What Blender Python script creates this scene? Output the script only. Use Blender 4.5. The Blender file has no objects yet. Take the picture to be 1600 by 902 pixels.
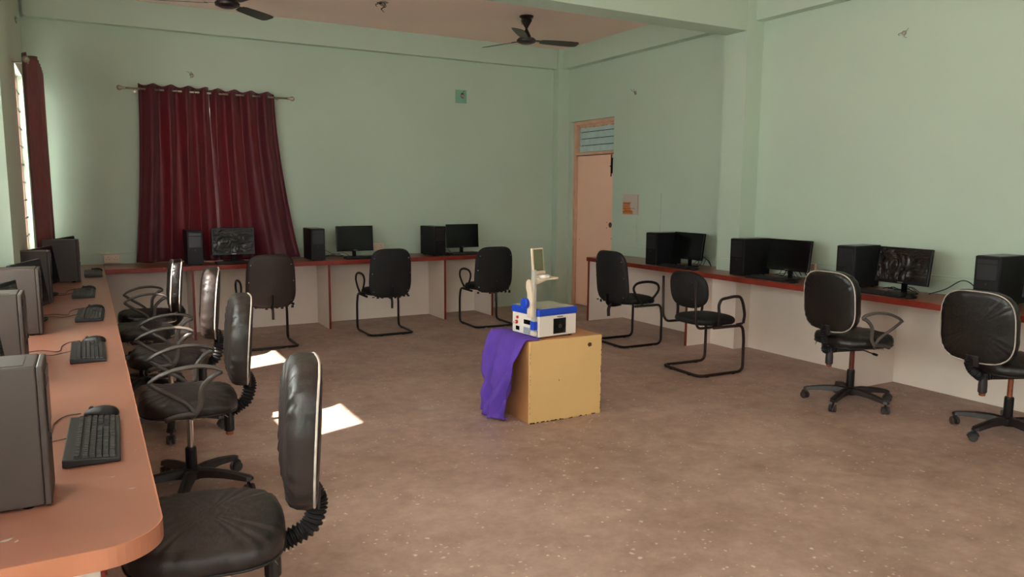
import bpy, bmesh, math, random
from mathutils import Vector, Matrix
random.seed(7)
PI = math.pi
scene = bpy.context.scene
COL = scene.collection

# ------------------------------------------------------------------ camera
cam_d = bpy.data.cameras.new('camera')
cam_d.sensor_width = 36.0
cam_d.lens = 1175.55 / 1600 * 36.0
cam = bpy.data.objects.new('camera', cam_d)
COL.objects.link(cam)
yaw, pitch, roll = -0.51307, -0.12697, 0.00636
F = Vector((-math.sin(yaw) * math.cos(pitch), math.cos(yaw) * math.cos(pitch), math.sin(pitch)))
Rr = F.cross(Vector((0, 0, 1))).normalized()
Uu = Rr.cross(F)
R2 = Rr * math.cos(roll) + Uu * math.sin(roll)
U2 = Uu * math.cos(roll) - Rr * math.sin(roll)
M = Matrix((R2, U2, -F)).transposed().to_4x4()
M.translation = Vector((0, 0, 1.496))
cam.matrix_world = M
cam_d.clip_start = 0.05
scene.camera = cam

# ------------------------------------------------------------------ world, sun, exposure
w = bpy.data.worlds.new('daylight')
scene.world = w
w.use_nodes = True
bg = w.node_tree.nodes['Background']
bg.inputs[0].default_value = (1.0, 0.985, 0.97, 1)
bg.inputs[1].default_value = 10.5
wt = w.node_tree
_g = wt.nodes.new('ShaderNodeTexCoord')
_s = wt.nodes.new('ShaderNodeSeparateXYZ')
_r = wt.nodes.new('ShaderNodeValToRGB')
wt.links.new(_g.outputs['Generated'], _s.inputs[0])
wt.links.new(_s.outputs['Z'], _r.inputs['Fac'])
_r.color_ramp.elements[0].position = .0      # sunlit ground below the horizon, paler sky above
_r.color_ramp.elements[0].color = (1.0, .95, .89, 1)
_r.color_ramp.elements[1].position = .02
_r.color_ramp.elements[1].color = (.78, .82, .85, 1)
wt.links.new(_r.outputs['Color'], bg.inputs[0])
scene.cycles.max_bounces = 14
scene.cycles.diffuse_bounces = 10
SUN = 26.0
sd = bpy.data.lights.new('sun', 'SUN')
sd.energy = SUN
sd.angle = math.radians(0.6)
sd.color = (1.0, 0.93, 0.82)
sun = bpy.data.objects.new('sun', sd)
COL.objects.link(sun)
sun.rotation_euler = Vector((1, 0.36, -1.18)).to_track_quat('-Z', 'Y').to_euler()
sun.location = (-6, 3, 8)
vs = scene.view_settings
vs.view_transform = 'Standard'
vs.look = 'None'
vs.gamma = 1.0
vs.use_curve_mapping = False
vs.exposure = 0.24


def portal(loc, normal, sx, sy):
    d = bpy.data.lights.new('window_portal', 'AREA')
    d.shape = 'RECTANGLE'
    d.size = sx
    d.size_y = sy
    d.cycles.is_portal = True
    o = bpy.data.objects.new('window_portal', d)
    COL.objects.link(o)
    o.location = loc
    o.rotation_euler = Vector(normal).to_track_quat('-Z', 'Z' if abs(normal[2]) < .5 else 'Y').to_euler()
    return o


# ------------------------------------------------------------------ materials
def srgb(r, g, b):
    f = lambda c: (c / 255 / 12.92) if c / 255 <= 0.04045 else ((c / 255 + 0.055) / 1.055) ** 2.4
    return (f(r), f(g), f(b), 1)


def mat(name, col, rough=0.5, metal=0.0, var=0.0, scale=4.0, col2=None, bump=0.0, bscale=40.0, spec=None, coat=0.0, detail=4):
    m = bpy.data.materials.new(name)
    m.use_nodes = True
    nt = m.node_tree
    b = nt.nodes['Principled BSDF']
    b.inputs['Roughness'].default_value = rough
    b.inputs['Metallic'].default_value = metal
    if spec is not None:
        b.inputs['Specular IOR Level'].default_value = spec
    b.inputs['Coat Weight'].default_value = coat
    b.inputs['Base Color'].default_value = col
    tc = nt.nodes.new('ShaderNodeTexCoord')
    if var > 0 or col2:
        n = nt.nodes.new('ShaderNodeTexNoise')
        n.inputs['Scale'].default_value = scale
        n.inputs['Detail'].default_value = detail
        nt.links.new(tc.outputs['Object'], n.inputs['Vector'])
        r = nt.nodes.new('ShaderNodeValToRGB')
        c2 = col2 or tuple(x * (1 - var) for x in col[:3]) + (1,)
        r.color_ramp.elements[0].position = 0.35
        r.color_ramp.elements[0].color = c2
        r.color_ramp.elements[1].position = 0.65
        r.color_ramp.elements[1].color = col
        nt.links.new(n.outputs['Fac'], r.inputs['Fac'])
        nt.links.new(r.outputs['Color'], b.inputs['Base Color'])
    if bump > 0:
        n2 = nt.nodes.new('ShaderNodeTexNoise')
        n2.inputs['Scale'].default_value = bscale
        n2.inputs['Detail'].default_value = 5
        nt.links.new(tc.outputs['Object'], n2.inputs['Vector'])
        bp = nt.nodes.new('ShaderNodeBump')
        bp.inputs['Strength'].default_value = bump
        bp.inputs['Distance'].default_value = 0.01
        nt.links.new(n2.outputs['Fac'], bp.inputs['Height'])
        nt.links.new(bp.outputs['Normal'], b.inputs['Normal'])
    return m


MINT = srgb(188, 205, 188)
M_WALL = mat('mint_wall_paint', MINT, .55, var=.06, scale=.7, bump=.05, bscale=14, spec=.35)
M_CEIL = mat('pink_ceiling_paint', srgb(248, 218, 206), .7, var=.06, scale=.8)
M_BEIGE = mat('beige_laminate', srgb(238, 224, 212), .45, var=.05, scale=2)
M_TOP = mat('brown_laminate_top', srgb(144, 94, 77), .30, var=.14, scale=3, spec=.5)
M_EDGE = mat('red_brown_edging', srgb(140, 46, 32), .4, var=.25, scale=7)
M_EDGE_L = mat('orange_brown_edging', srgb(178, 114, 86), .38, var=.15, scale=7)
M_BLK = mat('black_plastic', srgb(18, 16, 17), .45, spec=.3)
M_BLKG = mat('glossy_black_plastic', srgb(9, 9, 10), .25, spec=.3)
M_PC = mat('computer_case_black', srgb(17, 15, 17), .5, var=.1, scale=5, spec=.25)
M_PCL = mat('dusty_glare_grey_case', srgb(56, 44, 39), .5, var=.12, scale=6)  # dust, plus the veiling glare over the left towers mixed into the colour
M_PCTOP = mat('computer_case_steel_black', srgb(34, 32, 33), .30)
M_KEY = mat('key_black', srgb(40, 37, 37), .45)
M_KEYB = mat('keyboard_body_black', srgb(24, 23, 23), .5)
M_LEATH = mat('black_leatherette', srgb(24, 19, 18), .34, var=.3, scale=5, bump=.6, bscale=12)
M_LEATHD = mat('dusty_black_leatherette', srgb(44, 35, 32), .42, var=.35, scale=4, bump=1.0, bscale=9)
M_FAB = mat('black_worn_fabric', srgb(13, 10, 10), .7, var=.25, scale=8, bump=.2, bscale=60)
M_FABB = mat('brown_black_dusty_fabric', srgb(46, 32, 27), .5, var=.3, scale=5, bump=.2, bscale=30)
M_PIPE = mat('worn_white_piping', srgb(205, 192, 180), .5, var=.35, scale=14)
M_PIPE_B = mat('black_piping', srgb(20, 17, 17), .4)
M_FOAM = mat('torn_foam', srgb(190, 160, 120), .9, var=.3, scale=30)
M_LINING = mat('torn_grey_lining', srgb(170, 158, 150), .8, var=.3, scale=30)
M_TUBE = mat('black_painted_steel', srgb(24, 20, 20), .35, metal=.3, var=.3, scale=18)
M_TUBER = mat('rusty_brown_steel_tube', srgb(46, 27, 24), .4, metal=.3, var=.4, scale=16)
M_RUST = mat('rusty_gas_lift', srgb(150, 82, 48), .45, metal=.3, var=.5, scale=14)
M_REDP = mat('red_brown_piston', srgb(104, 44, 32), .4, metal=.2, var=.3, scale=14)
M_CHROME = mat('dull_chrome', srgb(180, 170, 162), .25, metal=.9)
M_STEEL = mat('brushed_steel', srgb(190, 182, 170), .3, metal=.9)
M_ARM = mat('dusty_grey_plastic', srgb(84, 76, 71), .4, var=.25, scale=12)
M_STAR = mat('dusty_black_plastic', srgb(38, 31, 30), .42, var=.3, scale=10)
M_WHEEL = mat('caster_grey', srgb(58, 54, 53), .4, var=.3, scale=30)
M_DOOR = mat('peach_door_paint', srgb(250, 200, 175), .5, var=.05, scale=2, bump=.04, bscale=12)
M_DFRAME = mat('peach_frame_paint', srgb(222, 174, 146), .5, var=.15, scale=8)
M_DARKGAP = mat('dark_gap', srgb(40, 30, 24), .8)
M_LOUV = mat('pale_blue_louvre_glass', srgb(186, 212, 210), .35, var=.12, scale=14)
M_WHITE = mat('white_plastic', srgb(225, 220, 210), .35)
M_CREAM = mat('cream_plastic', srgb(226, 206, 182), .35, var=.06, scale=6)
M_OHP = mat('projector_offwhite', srgb(232, 222, 212), .35, var=.04, scale=8)
M_BLUE = mat('projector_blue', srgb(24, 66, 186), .35)
M_RED = mat('red_plastic', srgb(200, 50, 36), .4)
M_GREYL = mat('grey_label', srgb(176, 176, 184), .5, var=.4, scale=90)
M_MIRROR = mat('projector_mirror', srgb(150, 140, 116), .06, metal=1.0)
M_FRES = mat('projector_stage_glass', srgb(176, 170, 150), .12, spec=.7)
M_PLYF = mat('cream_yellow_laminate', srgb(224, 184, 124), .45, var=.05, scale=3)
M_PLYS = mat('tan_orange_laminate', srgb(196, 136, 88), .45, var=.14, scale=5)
M_CHIP = mat('chipped_board', srgb(84, 52, 34), .9, var=.3, scale=40)
M_PURPLE = mat('purple_cloth', srgb(98, 64, 176), .85, var=.2, scale=6, bump=.25, bscale=18)
M_CABLE = mat('black_cable', srgb(14, 13, 13), .45)
M_CABLEB = mat('brown_cable', srgb(70, 42, 32), .45)
M_FAN = mat('brown_black_fan', srgb(34, 20, 20), .35, var=.2, scale=10)
M_FANB = mat('fan_blade_brown', srgb(46, 40, 32), .35, var=.15, scale=6)
M_PAPER = mat('grey_pink_paper', srgb(196, 182, 172), .7, var=.05, scale=12)
M_ORANGE = mat('orange_print', srgb(214, 128, 62), .7, var=.15, scale=60)
M_INK = mat('dark_ink', srgb(70, 44, 34), .8)
M_FROST = None


def frosted():
    m = bpy.data.materials.new('frosted_window_glass')
    m.use_nodes = True
    nt = m.node_tree
    nt.nodes.clear()
    o = nt.nodes.new('ShaderNodeOutputMaterial')
    t = nt.nodes.new('ShaderNodeBsdfTranslucent')
    t.inputs[0].default_value = (.80, .84, .82, 1)
    g = nt.nodes.new('ShaderNodeBsdfGlossy')
    g.inputs['Roughness'].default_value = .2
    x = nt.nodes.new('ShaderNodeMixShader')
    x.inputs[0].default_value = .08
    nt.links.new(t.outputs[0], x.inputs[1])
    nt.links.new(g.outputs[0], x.inputs[2])
    nt.links.new(x.outputs[0], o.inputs[0])
    return m


M_FROST = frosted()


def curtain_mat(name, col, trans):
    m = bpy.data.materials.new(name)
    m.use_nodes = True
    nt = m.node_tree
    b = nt.nodes['Principled BSDF']
    b.inputs['Roughness'].default_value = .5
    b.inputs['Sheen Weight'].default_value = .3
    tc = nt.nodes.new('ShaderNodeTexCoord')
    mp = nt.nodes.new('ShaderNodeMapping')
    mp.inputs['Scale'].default_value = (60, 60, 6)
    n = nt.nodes.new('ShaderNodeTexNoise')
    n.inputs['Scale'].default_value = 1.5
    n.inputs['Detail'].default_value = 6
    nt.links.new(tc.outputs['Object'], mp.inputs['Vector'])
    nt.links.new(mp.outputs['Vector'], n.inputs['Vector'])
    r = nt.nodes.new('ShaderNodeValToRGB')
    r.color_ramp.elements[0].position = .3
    r.color_ramp.elements[1].position = .7
    r.color_ramp.elements[0].color = tuple(c * .7 for c in col[:3]) + (1,)
    r.color_ramp.elements[1].color = col
    nt.links.new(n.outputs['Fac'], r.inputs['Fac'])
    nt.links.new(r.outputs['Color'], b.inputs['Base Color'])
    t = nt.nodes.new('ShaderNodeBsdfTranslucent')
    t.inputs[0].default_value = trans
    mx = nt.nodes.new('ShaderNodeMixShader')
    mx.inputs[0].default_value = .28
    out = nt.nodes['Material Output']
    nt.links.new(b.outputs[0], mx.inputs[1])
    nt.links.new(t.outputs[0], mx.inputs[2])
    nt.links.new(mx.outputs[0], out.inputs[0])
    return m


M_CURT = curtain_mat('maroon_curtain_cloth', srgb(104, 27, 42), srgb(150, 26, 42))
M_CURT2 = curtain_mat('faded_red_curtain_cloth', srgb(142, 84, 84), srgb(140, 66, 66))


def floor_mat():
    m = bpy.data.materials.new('worn_concrete_floor')
    m.use_nodes = True
    nt = m.node_tree
    L = nt.links.new
    b = nt.nodes['Principled BSDF']
    tc = nt.nodes.new('ShaderNodeTexCoord')

    def noise(sc, det=5, rough=.55, off=(0, 0, 0), scl=(1, 1, 1)):
        mp = nt.nodes.new('ShaderNodeMapping')
        mp.inputs['Location'].default_value = off
        mp.inputs['Scale'].default_value = scl
        L(tc.outputs['Object'], mp.inputs['Vector'])
        n = nt.nodes.new('ShaderNodeTexNoise')
        n.inputs['Scale'].default_value = sc
        n.inputs['Detail'].default_value = det
        n.inputs['Roughness'].default_value = rough
        L(mp.outputs['Vector'], n.inputs['Vector'])
        return n

    def ramp(src, p0, p1, c0, c1):
        r = nt.nodes.new('ShaderNodeValToRGB')
        r.color_ramp.elements[0].position = p0
        r.color_ramp.elements[1].position = p1
        r.color_ramp.elements[0].color = c0
        r.color_ramp.elements[1].color = c1
        L(src, r.inputs['Fac'])
        return r

    def mix(fac, a, c):
        x = nt.nodes.new('ShaderNodeMix')
        x.data_type = 'RGBA'
        if isinstance(fac, float):
            x.inputs[0].default_value = fac
        else:
            L(fac, x.inputs[0])
        L(a, x.inputs[6])
        if isinstance(c, tuple):
            x.inputs[7].default_value = c
        else:
            L(c, x.inputs[7])
        return x.outputs[2]
    big = ramp(noise(1.0, 9, .68).outputs['Fac'], .38, .62, srgb(142, 114, 100), srgb(186, 158, 144))
    mid = ramp(noise(9, 10, .75, (3, 1, 0)).outputs['Fac'], .34, .66, srgb(136, 110, 98), srgb(190, 162, 149))
    base = mix(.45, big.outputs['Color'], mid.outputs['Color'])
    # pale paint flecks of several sizes
    c1 = base
    for sc, d0, d1, g0, mixv, dis, off in ((6.5, .045, .075, .56, .85, .10, 0.0), (15, .10, .17, .60, .85, .05, 3.3), (34, .14, .26, .60, .7, .03, 7.1)):
        v = nt.nodes.new('ShaderNodeTexVoronoi')
        v.inputs['Scale'].default_value = sc
        dist = noise(20, 3, .5, (off, 0, 0))
        ad = nt.nodes.new('ShaderNodeVectorMath')
        ad.operation = 'MULTIPLY_ADD'
        L(dist.outputs['Color'], ad.inputs[0])
        ad.inputs[1].default_value = (dis, dis, dis)
        L(tc.outputs['Object'], ad.inputs[2])
        L(ad.outputs[0], v.inputs['Vector'])
        sp = ramp(v.outputs['Distance'], d0, d1, (1, 1, 1, 1), (0, 0, 0, 1))
        gate = ramp(v.outputs['Color'], g0, g0 + .02, (0, 0, 0, 1), (1, 1, 1, 1))
        mm = nt.nodes.new('ShaderNodeMath')
        mm.operation = 'MULTIPLY'
        L(sp.outputs['Color'], mm.inputs[0])
        L(gate.outputs['Color'], mm.inputs[1])
        # flecks come in loose clusters
        cl = ramp(noise(1.6 + off * .3, 3, .5, (off, 4, 0)).outputs['Fac'], .44, .56, (0, 0, 0, 1), (mixv, mixv, mixv, 1))
        m2 = nt.nodes.new('ShaderNodeMath')
        m2.operation = 'MULTIPLY'
        L(mm.outputs[0], m2.inputs[0])
        L(cl.outputs['Color'], m2.inputs[1])
        c1 = mix(m2.outputs[0], c1, srgb(226, 212, 196))
    # larger scuffed spots
    v2 = nt.nodes.new('ShaderNodeTexVoronoi')
    v2.inputs['Scale'].default_value = 1.3
    ad2 = nt.nodes.new('ShaderNodeVectorMath')
    ad2.operation = 'MULTIPLY_ADD'
    L(noise(16, 4, .6, (5, 5, 0)).outputs['Color'], ad2.inputs[0])
    ad2.inputs[1].default_value = (.10, .10, .10)
    L(tc.outputs['Object'], ad2.inputs[2])
    L(ad2.outputs[0], v2.inputs['Vector'])
    s2 = ramp(v2.outputs['Distance'], .05, .10, (.6, .6, .6, 1), (0, 0, 0, 1))
    c2 = mix(s2.outputs['Color'], c1, srgb(186, 172, 156))
    L(c2, b.inputs['Base Color'])
    rr = ramp(noise(2.2, 5, .6, (9, 2, 0)).outputs['Fac'], .3, .7, (.38, .38, .38, 1), (.62, .62, .62, 1))
    L(rr.outputs['Color'], b.inputs['Roughness'])
    bp = nt.nodes.new('ShaderNodeBump')
    bp.inputs['Strength'].default_value = .12
    bp.inputs['Distance'].default_value = .02
    L(noise(5, 6, .6, (1, 7, 0)).outputs['Fac'], bp.inputs['Height'])
    L(bp.outputs['Normal'], b.inputs['Normal'])
    return m


M_FLOOR = floor_mat()


def screen_mat(name, wrap):
    m = bpy.data.materials.new(name)
    m.use_nodes = True
    nt = m.node_tree
    b = nt.nodes['Principled BSDF']
    b.inputs['Base Color'].default_value = srgb(7, 6, 7)
    b.inputs['Roughness'].default_value = .16
    b.inputs['Specular IOR Level'].default_value = .3
    if wrap:
        tc = nt.nodes.new('ShaderNodeTexCoord')
        n = nt.nodes.new('ShaderNodeTexNoise')
        n.inputs['Scale'].default_value = 7
        n.inputs['Detail'].default_value = 2
        n.inputs['Distortion'].default_value = 1.5
        nt.links.new(tc.outputs['Object'], n.inputs['Vector'])
        bp = nt.nodes.new('ShaderNodeBump')
        bp.inputs['Strength'].default_value = 1.0
        bp.inputs['Distance'].default_value = .05
        nt.links.new(n.outputs['Fac'], bp.inputs['Height'])
        nt.links.new(bp.outputs['Normal'], b.inputs['Normal'])
        b.inputs['Roughness'].default_value = .12
        b.inputs['Base Color'].default_value = srgb(34, 28, 25)
        b.inputs['Coat Weight'].default_value = .5
        b.inputs['Coat Roughness'].default_value = .05
    return m


M_SCR = screen_mat('dark_screen', False)
M_SCRW = screen_mat('plastic_wrapped_screen', True)


# ------------------------------------------------------------------ mesh helpers
def new():
    return bmesh.new()


def obj(name, bm, m, parent=None, smooth=False, loc=None, rot=None, bevel=0.0, label=None, auto=False):
    me = bpy.data.meshes.new(name)
    bm.normal_update()
    bm.to_mesh(me)
    bm.free()
    ms = m if isinstance(m, (list, tuple)) else [m]
    for q in ms:
        me.materials.append(q)
    o = bpy.data.objects.new(name, me)
    COL.objects.link(o)
    if parent:
        o.parent = parent
    if loc is not None:
        o.location = loc
    if rot is not None:
        o.rotation_euler = rot
    if smooth or auto:
        for p in me.polygons:
            p.use_smooth = True
    if bevel > 0:
        b = o.modifiers.new('bevel', 'BEVEL')
        b.width = bevel
        b.segments = 2
        b.limit_method = 'ANGLE'
        b.angle_limit = math.radians(40)
    if label:
        o['label'] = label
    return o


def thing(name, label, cat, loc=(0, 0, 0), rz=0.0, group=None):
    o = bpy.data.objects.new(name, None)
    o.empty_display_size = .1
    COL.objects.link(o)
    o.location = loc
    o.rotation_euler = (0, 0, rz)
    tag(o, label, cat, group)
    return o


def tag(o, label, cat, group=None):
    o['label'] = label
    o['category'] = cat
    if group:
        o['group'] = group
    return o


def struct(name, bm, m, label=None, smooth=False, bevel=0):
    o = obj(name, bm, m, smooth=smooth, bevel=bevel)
    o['kind'] = 'structure'
    if label:
        o['label'] = label
    return o


def box(bm, x0, x1, y0, y1, z0, z1, mi=0, mtx=None):
    vs_ = [bm.verts.new(p) for p in ((x0, y0, z0), (x1, y0, z0), (x1, y1, z0), (x0, y1, z0), (x0, y0, z1), (x1, y0, z1), (x1, y1, z1), (x0, y1, z1))]
    if mtx:
        for v in vs_:
            v.co = mtx @ v.co
    for q in ((0, 3, 2, 1), (4, 5, 6, 7), (0, 1, 5, 4), (1, 2, 6, 5), (2, 3, 7, 6), (3, 0, 4, 7)):
        f = bm.faces.new([vs_[i] for i in q])
        f.material_index = mi
    return bm


def smooth_path(pts, n=6, closed=False):
    P = [Vector(p) for p in pts]
    out = []
    N = len(P)
    rng = range(N) if closed else range(N - 1)
    for i in rng:
        if closed:
            p0, p1, p2, p3 = P[(i - 1) % N], P[i], P[(i + 1) % N], P[(i + 2) % N]
        else:
            p0 = P[i - 1] if i > 0 else P[0] * 2 - P[1]
            p1, p2 = P[i], P[i + 1]
            p3 = P[i + 2] if i + 2 < N else P[-1] * 2 - P[-2]
        for k in range(n):
            t = k / n
            out.append(.5 * ((2 * p1) + (-p0 + p2) * t + (2 * p0 - 5 * p1 + 4 * p2 - p3) * t * t + (-p0 + 3 * p1 - 3 * p2 + p3) * t ** 3))
    if not closed:
        out.append(P[-1])
    return out


def round_path(pts, r=.04, n=5):
    P = [Vector(p) for p in pts]
    out = [P[0]]
    for i in range(1, len(P) - 1):
        a, b, c = P[i - 1], P[i], P[i + 1]
        d1 = (a - b)
        d2 = (c - b)
        rr = min(r, d1.length * .45, d2.length * .45)
        s = b + d1.normalized() * rr
        e = b + d2.normalized() * rr
        for k in range(n + 1):
            t = k / n
            out.append(s * (1 - t) ** 2 + b * 2 * t * (1 - t) + e * t * t)
    out.append(P[-1])
    return out


def tube(bm, path, r, seg=8, closed=False, ry=None, up=(0, 0, 1), rfun=None, cap=True):
    """sweep an ellipse (r sideways, ry along the frame's second axis) along the path"""
    P = [Vector(p) for p in path]
    N = len(P)
    ry = ry or r
    prev = None
    rings = []
    for i in range(N):
        a = P[(i - 1) % N] if (closed or i > 0) else P[i]
        b = P[(i + 1) % N] if (closed or i < N - 1) else P[i]
        t = (b - a)
        if t.length < 1e-9:
            t = Vector((0, 0, 1))
        t.normalize()
        if prev is None:
            u = Vector(up)
            if abs(u.dot(t)) > .95:
                u = Vector((1, 0, 0)) if abs(t.x) < .9 else Vector((0, 1, 0))
            n1 = t.cross(u).normalized()
        else:
            n1 = (prev - t * prev.dot(t)).normalized()
        prev = n1
        n2 = t.cross(n1).normalized()
        k = rfun(i / (N - 1)) if rfun else 1
        rings.append([bm.verts.new(P[i] + n1 * (r * k * math.cos(2 * PI * j / seg)) + n2 * (ry * k * math.sin(2 * PI * j / seg))) for j in range(seg)])
    M_ = N if closed else N - 1
    for i in range(M_):
        A, B = rings[i], rings[(i + 1) % N]
        for j in range(seg):
            bm.faces.new((A[j], A[(j + 1) % seg], B[(j + 1) % seg], B[j]))
    if not closed and cap:
        bm.faces.new(rings[0][::-1])
        bm.faces.new(rings[-1])
    return bm


def lathe(bm, prof, seg=20, mtx=None, cap=True):
    rings = []
    for r, z in prof:
        ring = []
        for j in range(seg):
            a = 2 * PI * j / seg
            p = Vector((r * math.cos(a), r * math.sin(a), z))
            if mtx:
                p = mtx @ p
            ring.append(bm.verts.new(p))
        rings.append(ring)
    for A, B in zip(rings, rings[1:]):
        for j in range(seg):
            bm.faces.new((A[j], A[(j + 1) % seg], B[(j + 1) % seg], B[j]))
    if cap:
        bm.faces.new(rings[0][::-1])
        bm.faces.new(rings[-1])
    return bm


def sup(a, w, h, n, flat=0.0):
    c, s = math.cos(a), math.sin(a)
    x = w / 2 * math.copysign(abs(c) ** (2 / n), c)
    y = h / 2 * math.copysign(abs(s) ** (2 / n), s)
    return x, y


def pad(w, h, t, bulge=.015, n=3.4, seg=48, curve=0.0, back=0.0, taper=0.0, wr=0.0):
    """upholstered pad in its own plane: x width, y height, z thickness (front = +z)"""
    bm = new()
    prof = [(0, -t / 2 - back), (.45, -t / 2 - back * .8), (.85, -t / 2 - back * .15), (.95, -t / 2 + .002), (.985, -t / 2 + .012), (1.0, -t * .1), (.99, t * .2), (.95, t * .42), (.86, t / 2 + bulge * .35), (.6, t / 2 + bulge * .85), (.3, t / 2 + bulge), (0, t / 2 + bulge)]
    rings = []
    for s, z in prof:
        if s == 0:
            rings.append([bm.verts.new((0, 0, z))])
            continue
        ring = []
        for j in range(seg):
            a = 2 * PI * j / seg
            x, y = sup(a, w * s, h * s, n)
            x *= 1 - taper * (y / h)
            q = wr * (math.sin(19 * a + 3 * math.sin(2 * a)) + .6 * math.sin(31 * a + z * 60)) * (s if s > .5 else 0)
            if abs(z) > t * .2:
                z2 = z + q * (1 if z > 0 else -.4)
            else:
                z2 = z
            k_ = 1 + q * 2.0
            ring.append(bm.verts.new((x * k_, y * k_, z2 + curve * (2 * x / w) ** 2)))
        rings.append(ring)
    for A, B in zip(rings, rings[1:]):
        for j in range(seg):
            k = (j + 1) % seg
            if len(A) == 1:
                bm.faces.new((A[0], B[k], B[j]))
            elif len(B) == 1:
                bm.faces.new((A[j], A[k], B[0]))
            else:
                bm.faces.new((A[j], A[k], B[k], B[j]))
    return bm


def outline(w, h, n, z, seg=48, curve=0.0, taper=0.0, s=1.0):
    out = []
    for j in range(seg):
        x, y = sup(2 * PI * j / seg, w * s, h * s, n)
        x *= 1 - taper * (y / h)
        out.append(Vector((x, y, z + curve * (2 * x / w) ** 2)))
    return out


def xf(bm, m):
    bmesh.ops.transform(bm, matrix=m, verts=bm.verts)
    return bm


def T(x, y, z):
    return Matrix.Translation((x, y, z))


def RX(a):
    return Matrix.Rotation(a, 4, 'X')


def RY(a):
    return Matrix.Rotation(a, 4, 'Y')


def RZ(a):
    return Matrix.Rotation(a, 4, 'Z')


# ------------------------------------------------------------------ the room
XR, YB, ZC = 5.64, 8.63, 3.35      # right wall, back wall, ceiling
XL0, XL1 = -0.60, -0.445           # left wall: near bay, far bay
YF = -2.6
struct('floor', box(new(), -1.0, 6.0, -3.0, 9.0, -.12, 0), M_FLOOR)
struct('ceiling', box(new(), -.9, 5.9, -2.8, 8.9, ZC, ZC + .12), M_CEIL)


def wall_with_holes(axis, c0, c1, a0, a1, z0, z1, holes):
    """wall slab normal to axis between c0,c1; along a0..a1; holes = (a,b,z,z2)"""
    bm = new()
    xs = sorted({a0, a1, *[h[0] for h in holes], *[h[1] for h in holes]})
    zs = sorted({z0, z1, *[h[2] for h in holes], *[h[3] for h in holes]})
    for i in range(len(xs) - 1):
        for j in range(len(zs) - 1):
            mx, mz = (xs[i] + xs[i + 1]) / 2, (zs[j] + zs[j + 1]) / 2
            if any(h[0] < mx < h[1] and h[2] < mz < h[3] for h in holes):
                continue
            if axis == 'x':
                box(bm, c0, c1, xs[i], xs[i + 1], zs[j], zs[j + 1])
            else:
                box(bm, xs[i], xs[i + 1], c0, c1, zs[j], zs[j + 1])
    bmesh.ops.remove_doubles(bm, verts=bm.verts, dist=1e-5)
    # drop interior double faces
    seen = {}
    for f in list(bm.faces):
        k = tuple(sorted(v.index for v in f.verts))
    bm.verts.index_update()
    kill = []
    for f in bm.faces:
        k = tuple(sorted(v.index for v in f.verts))
        if k in seen:
            kill += [f, seen[k]]
        seen[k] = f
    bmesh.ops.delete(bm, geom=list(set(kill)), context='FACES_ONLY')
    return bm


BW = (.70, 1.66, .95, 2.40)                  # back window
LW = (7.45, 8.35, .92, 2.52)                 # far left window
LV = (5.92, 6.50, 1.74, 2.38)                # opening added to the left wall so sun casts the far floor patch
NW = (3.83, 4.56, 1.93, 2.58)                # open top pane, near left window (off frame)
NW2 = (2.3, 4.66, .95, 1.93)                 # its frosted panes
NW3 = (-.6, 1.6, .95, 2.5)                   # nearest left window
FW1 = (.6, 2.0, 1.0, 2.4)
FW2 = (3.6, 4.4, 1.0, 2.2)
struct('wall_back', wall_with_holes('y', YB, YB + .12, -.9, 5.9, 0, ZC, [BW]), M_WALL)
struct('wall_right', wall_with_holes('x', XR, XR + .12, -2.8, YB, 0, ZC, [(7.51, 8.44, 0, 2.42)]), M_WALL)
lw = new()
struct('wall_left', wall_with_holes('x', XL1 - .10, XL1, 5.7, YB, 0, ZC, [LW, LV]), M_WALL)
struct('wall_left', wall_with_holes('x', XL0 - .10, XL0, -2.8, 5.22, 0, ZC, [NW, NW2, NW3]), M_WALL)
struct('wall_front', wall_with_holes('y', YF - .12, YF, -.9, 5.9, 0, ZC, [FW1, FW2]), M_WALL)
# beams and columns
ZB = 3.10
struct('trim_1', box(new(), -.42, 5.52, 8.543, YB, ZB, ZC), M_WALL, 'mint beam along the top of the back wall')
struct('trim_2', box(new(), 5.534, XR, 5.5, 8.50, ZB, ZC), M_WALL, 'mint beam along the top of the right wall beyond the column')
struct('trim_3', box(new(), 5.534, XR, -2.6, 5.22, ZB, ZC), M_WALL, 'mint beam along the top of the right wall, near side of the column')
struct('trim_4', box(new(), -.60, 5.43, 5.23, 5.49, 3.0, ZC), M_WALL, 'deep mint beam crossing the ceiling')
struct('trim_5', box(new(), 5.43, XR, 5.22, 5.5, 0, ZC), M_WALL, 'mint column projecting from the right wall')
struct('trim_6', box(new(), 5.47, XR, 8.50, YB, 0, ZC), M_WALL, 'mint column in the far right corner')
struct('trim_7', box(new(), -.72, -.385, 5.22, 5.70, 0, ZC), M_WALL, 'mint column projecting from the left wall')
struct('trim_8', box(new(), -.60, 5.5, 0.6, 0.9, 3.0, ZC), M_WALL, 'deep mint beam behind the camera')
portal((1.2, YB + .1, 1.67), (0, -1, 0), .96, 1.45)
portal((XL1 - .1, 7.9, 1.72), (1, 0, 0), 1.6, .9)
portal((XL0 - .08, 3.5, 1.75), (1, 0, 0), 1.7, 2.4)
portal((XL0 - .08, .5, 1.72), (1, 0, 0), 1.6, 2.2)
portal((1.3, YF - .1, 1.7), (0, 1, 0), 1.4, 1.4)
portal((4.0, YF - .1, 1.65), (0, 1, 0), .8, 1.2)


# surface conduit casing, kept as trim
def casing(pts_boxes, lab, n):
    bm = new()
    for b in pts_boxes:
        box(bm, *b)
    struct('trim_%d' % n, bm, M_WALL, lab, bevel=.002)


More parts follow.
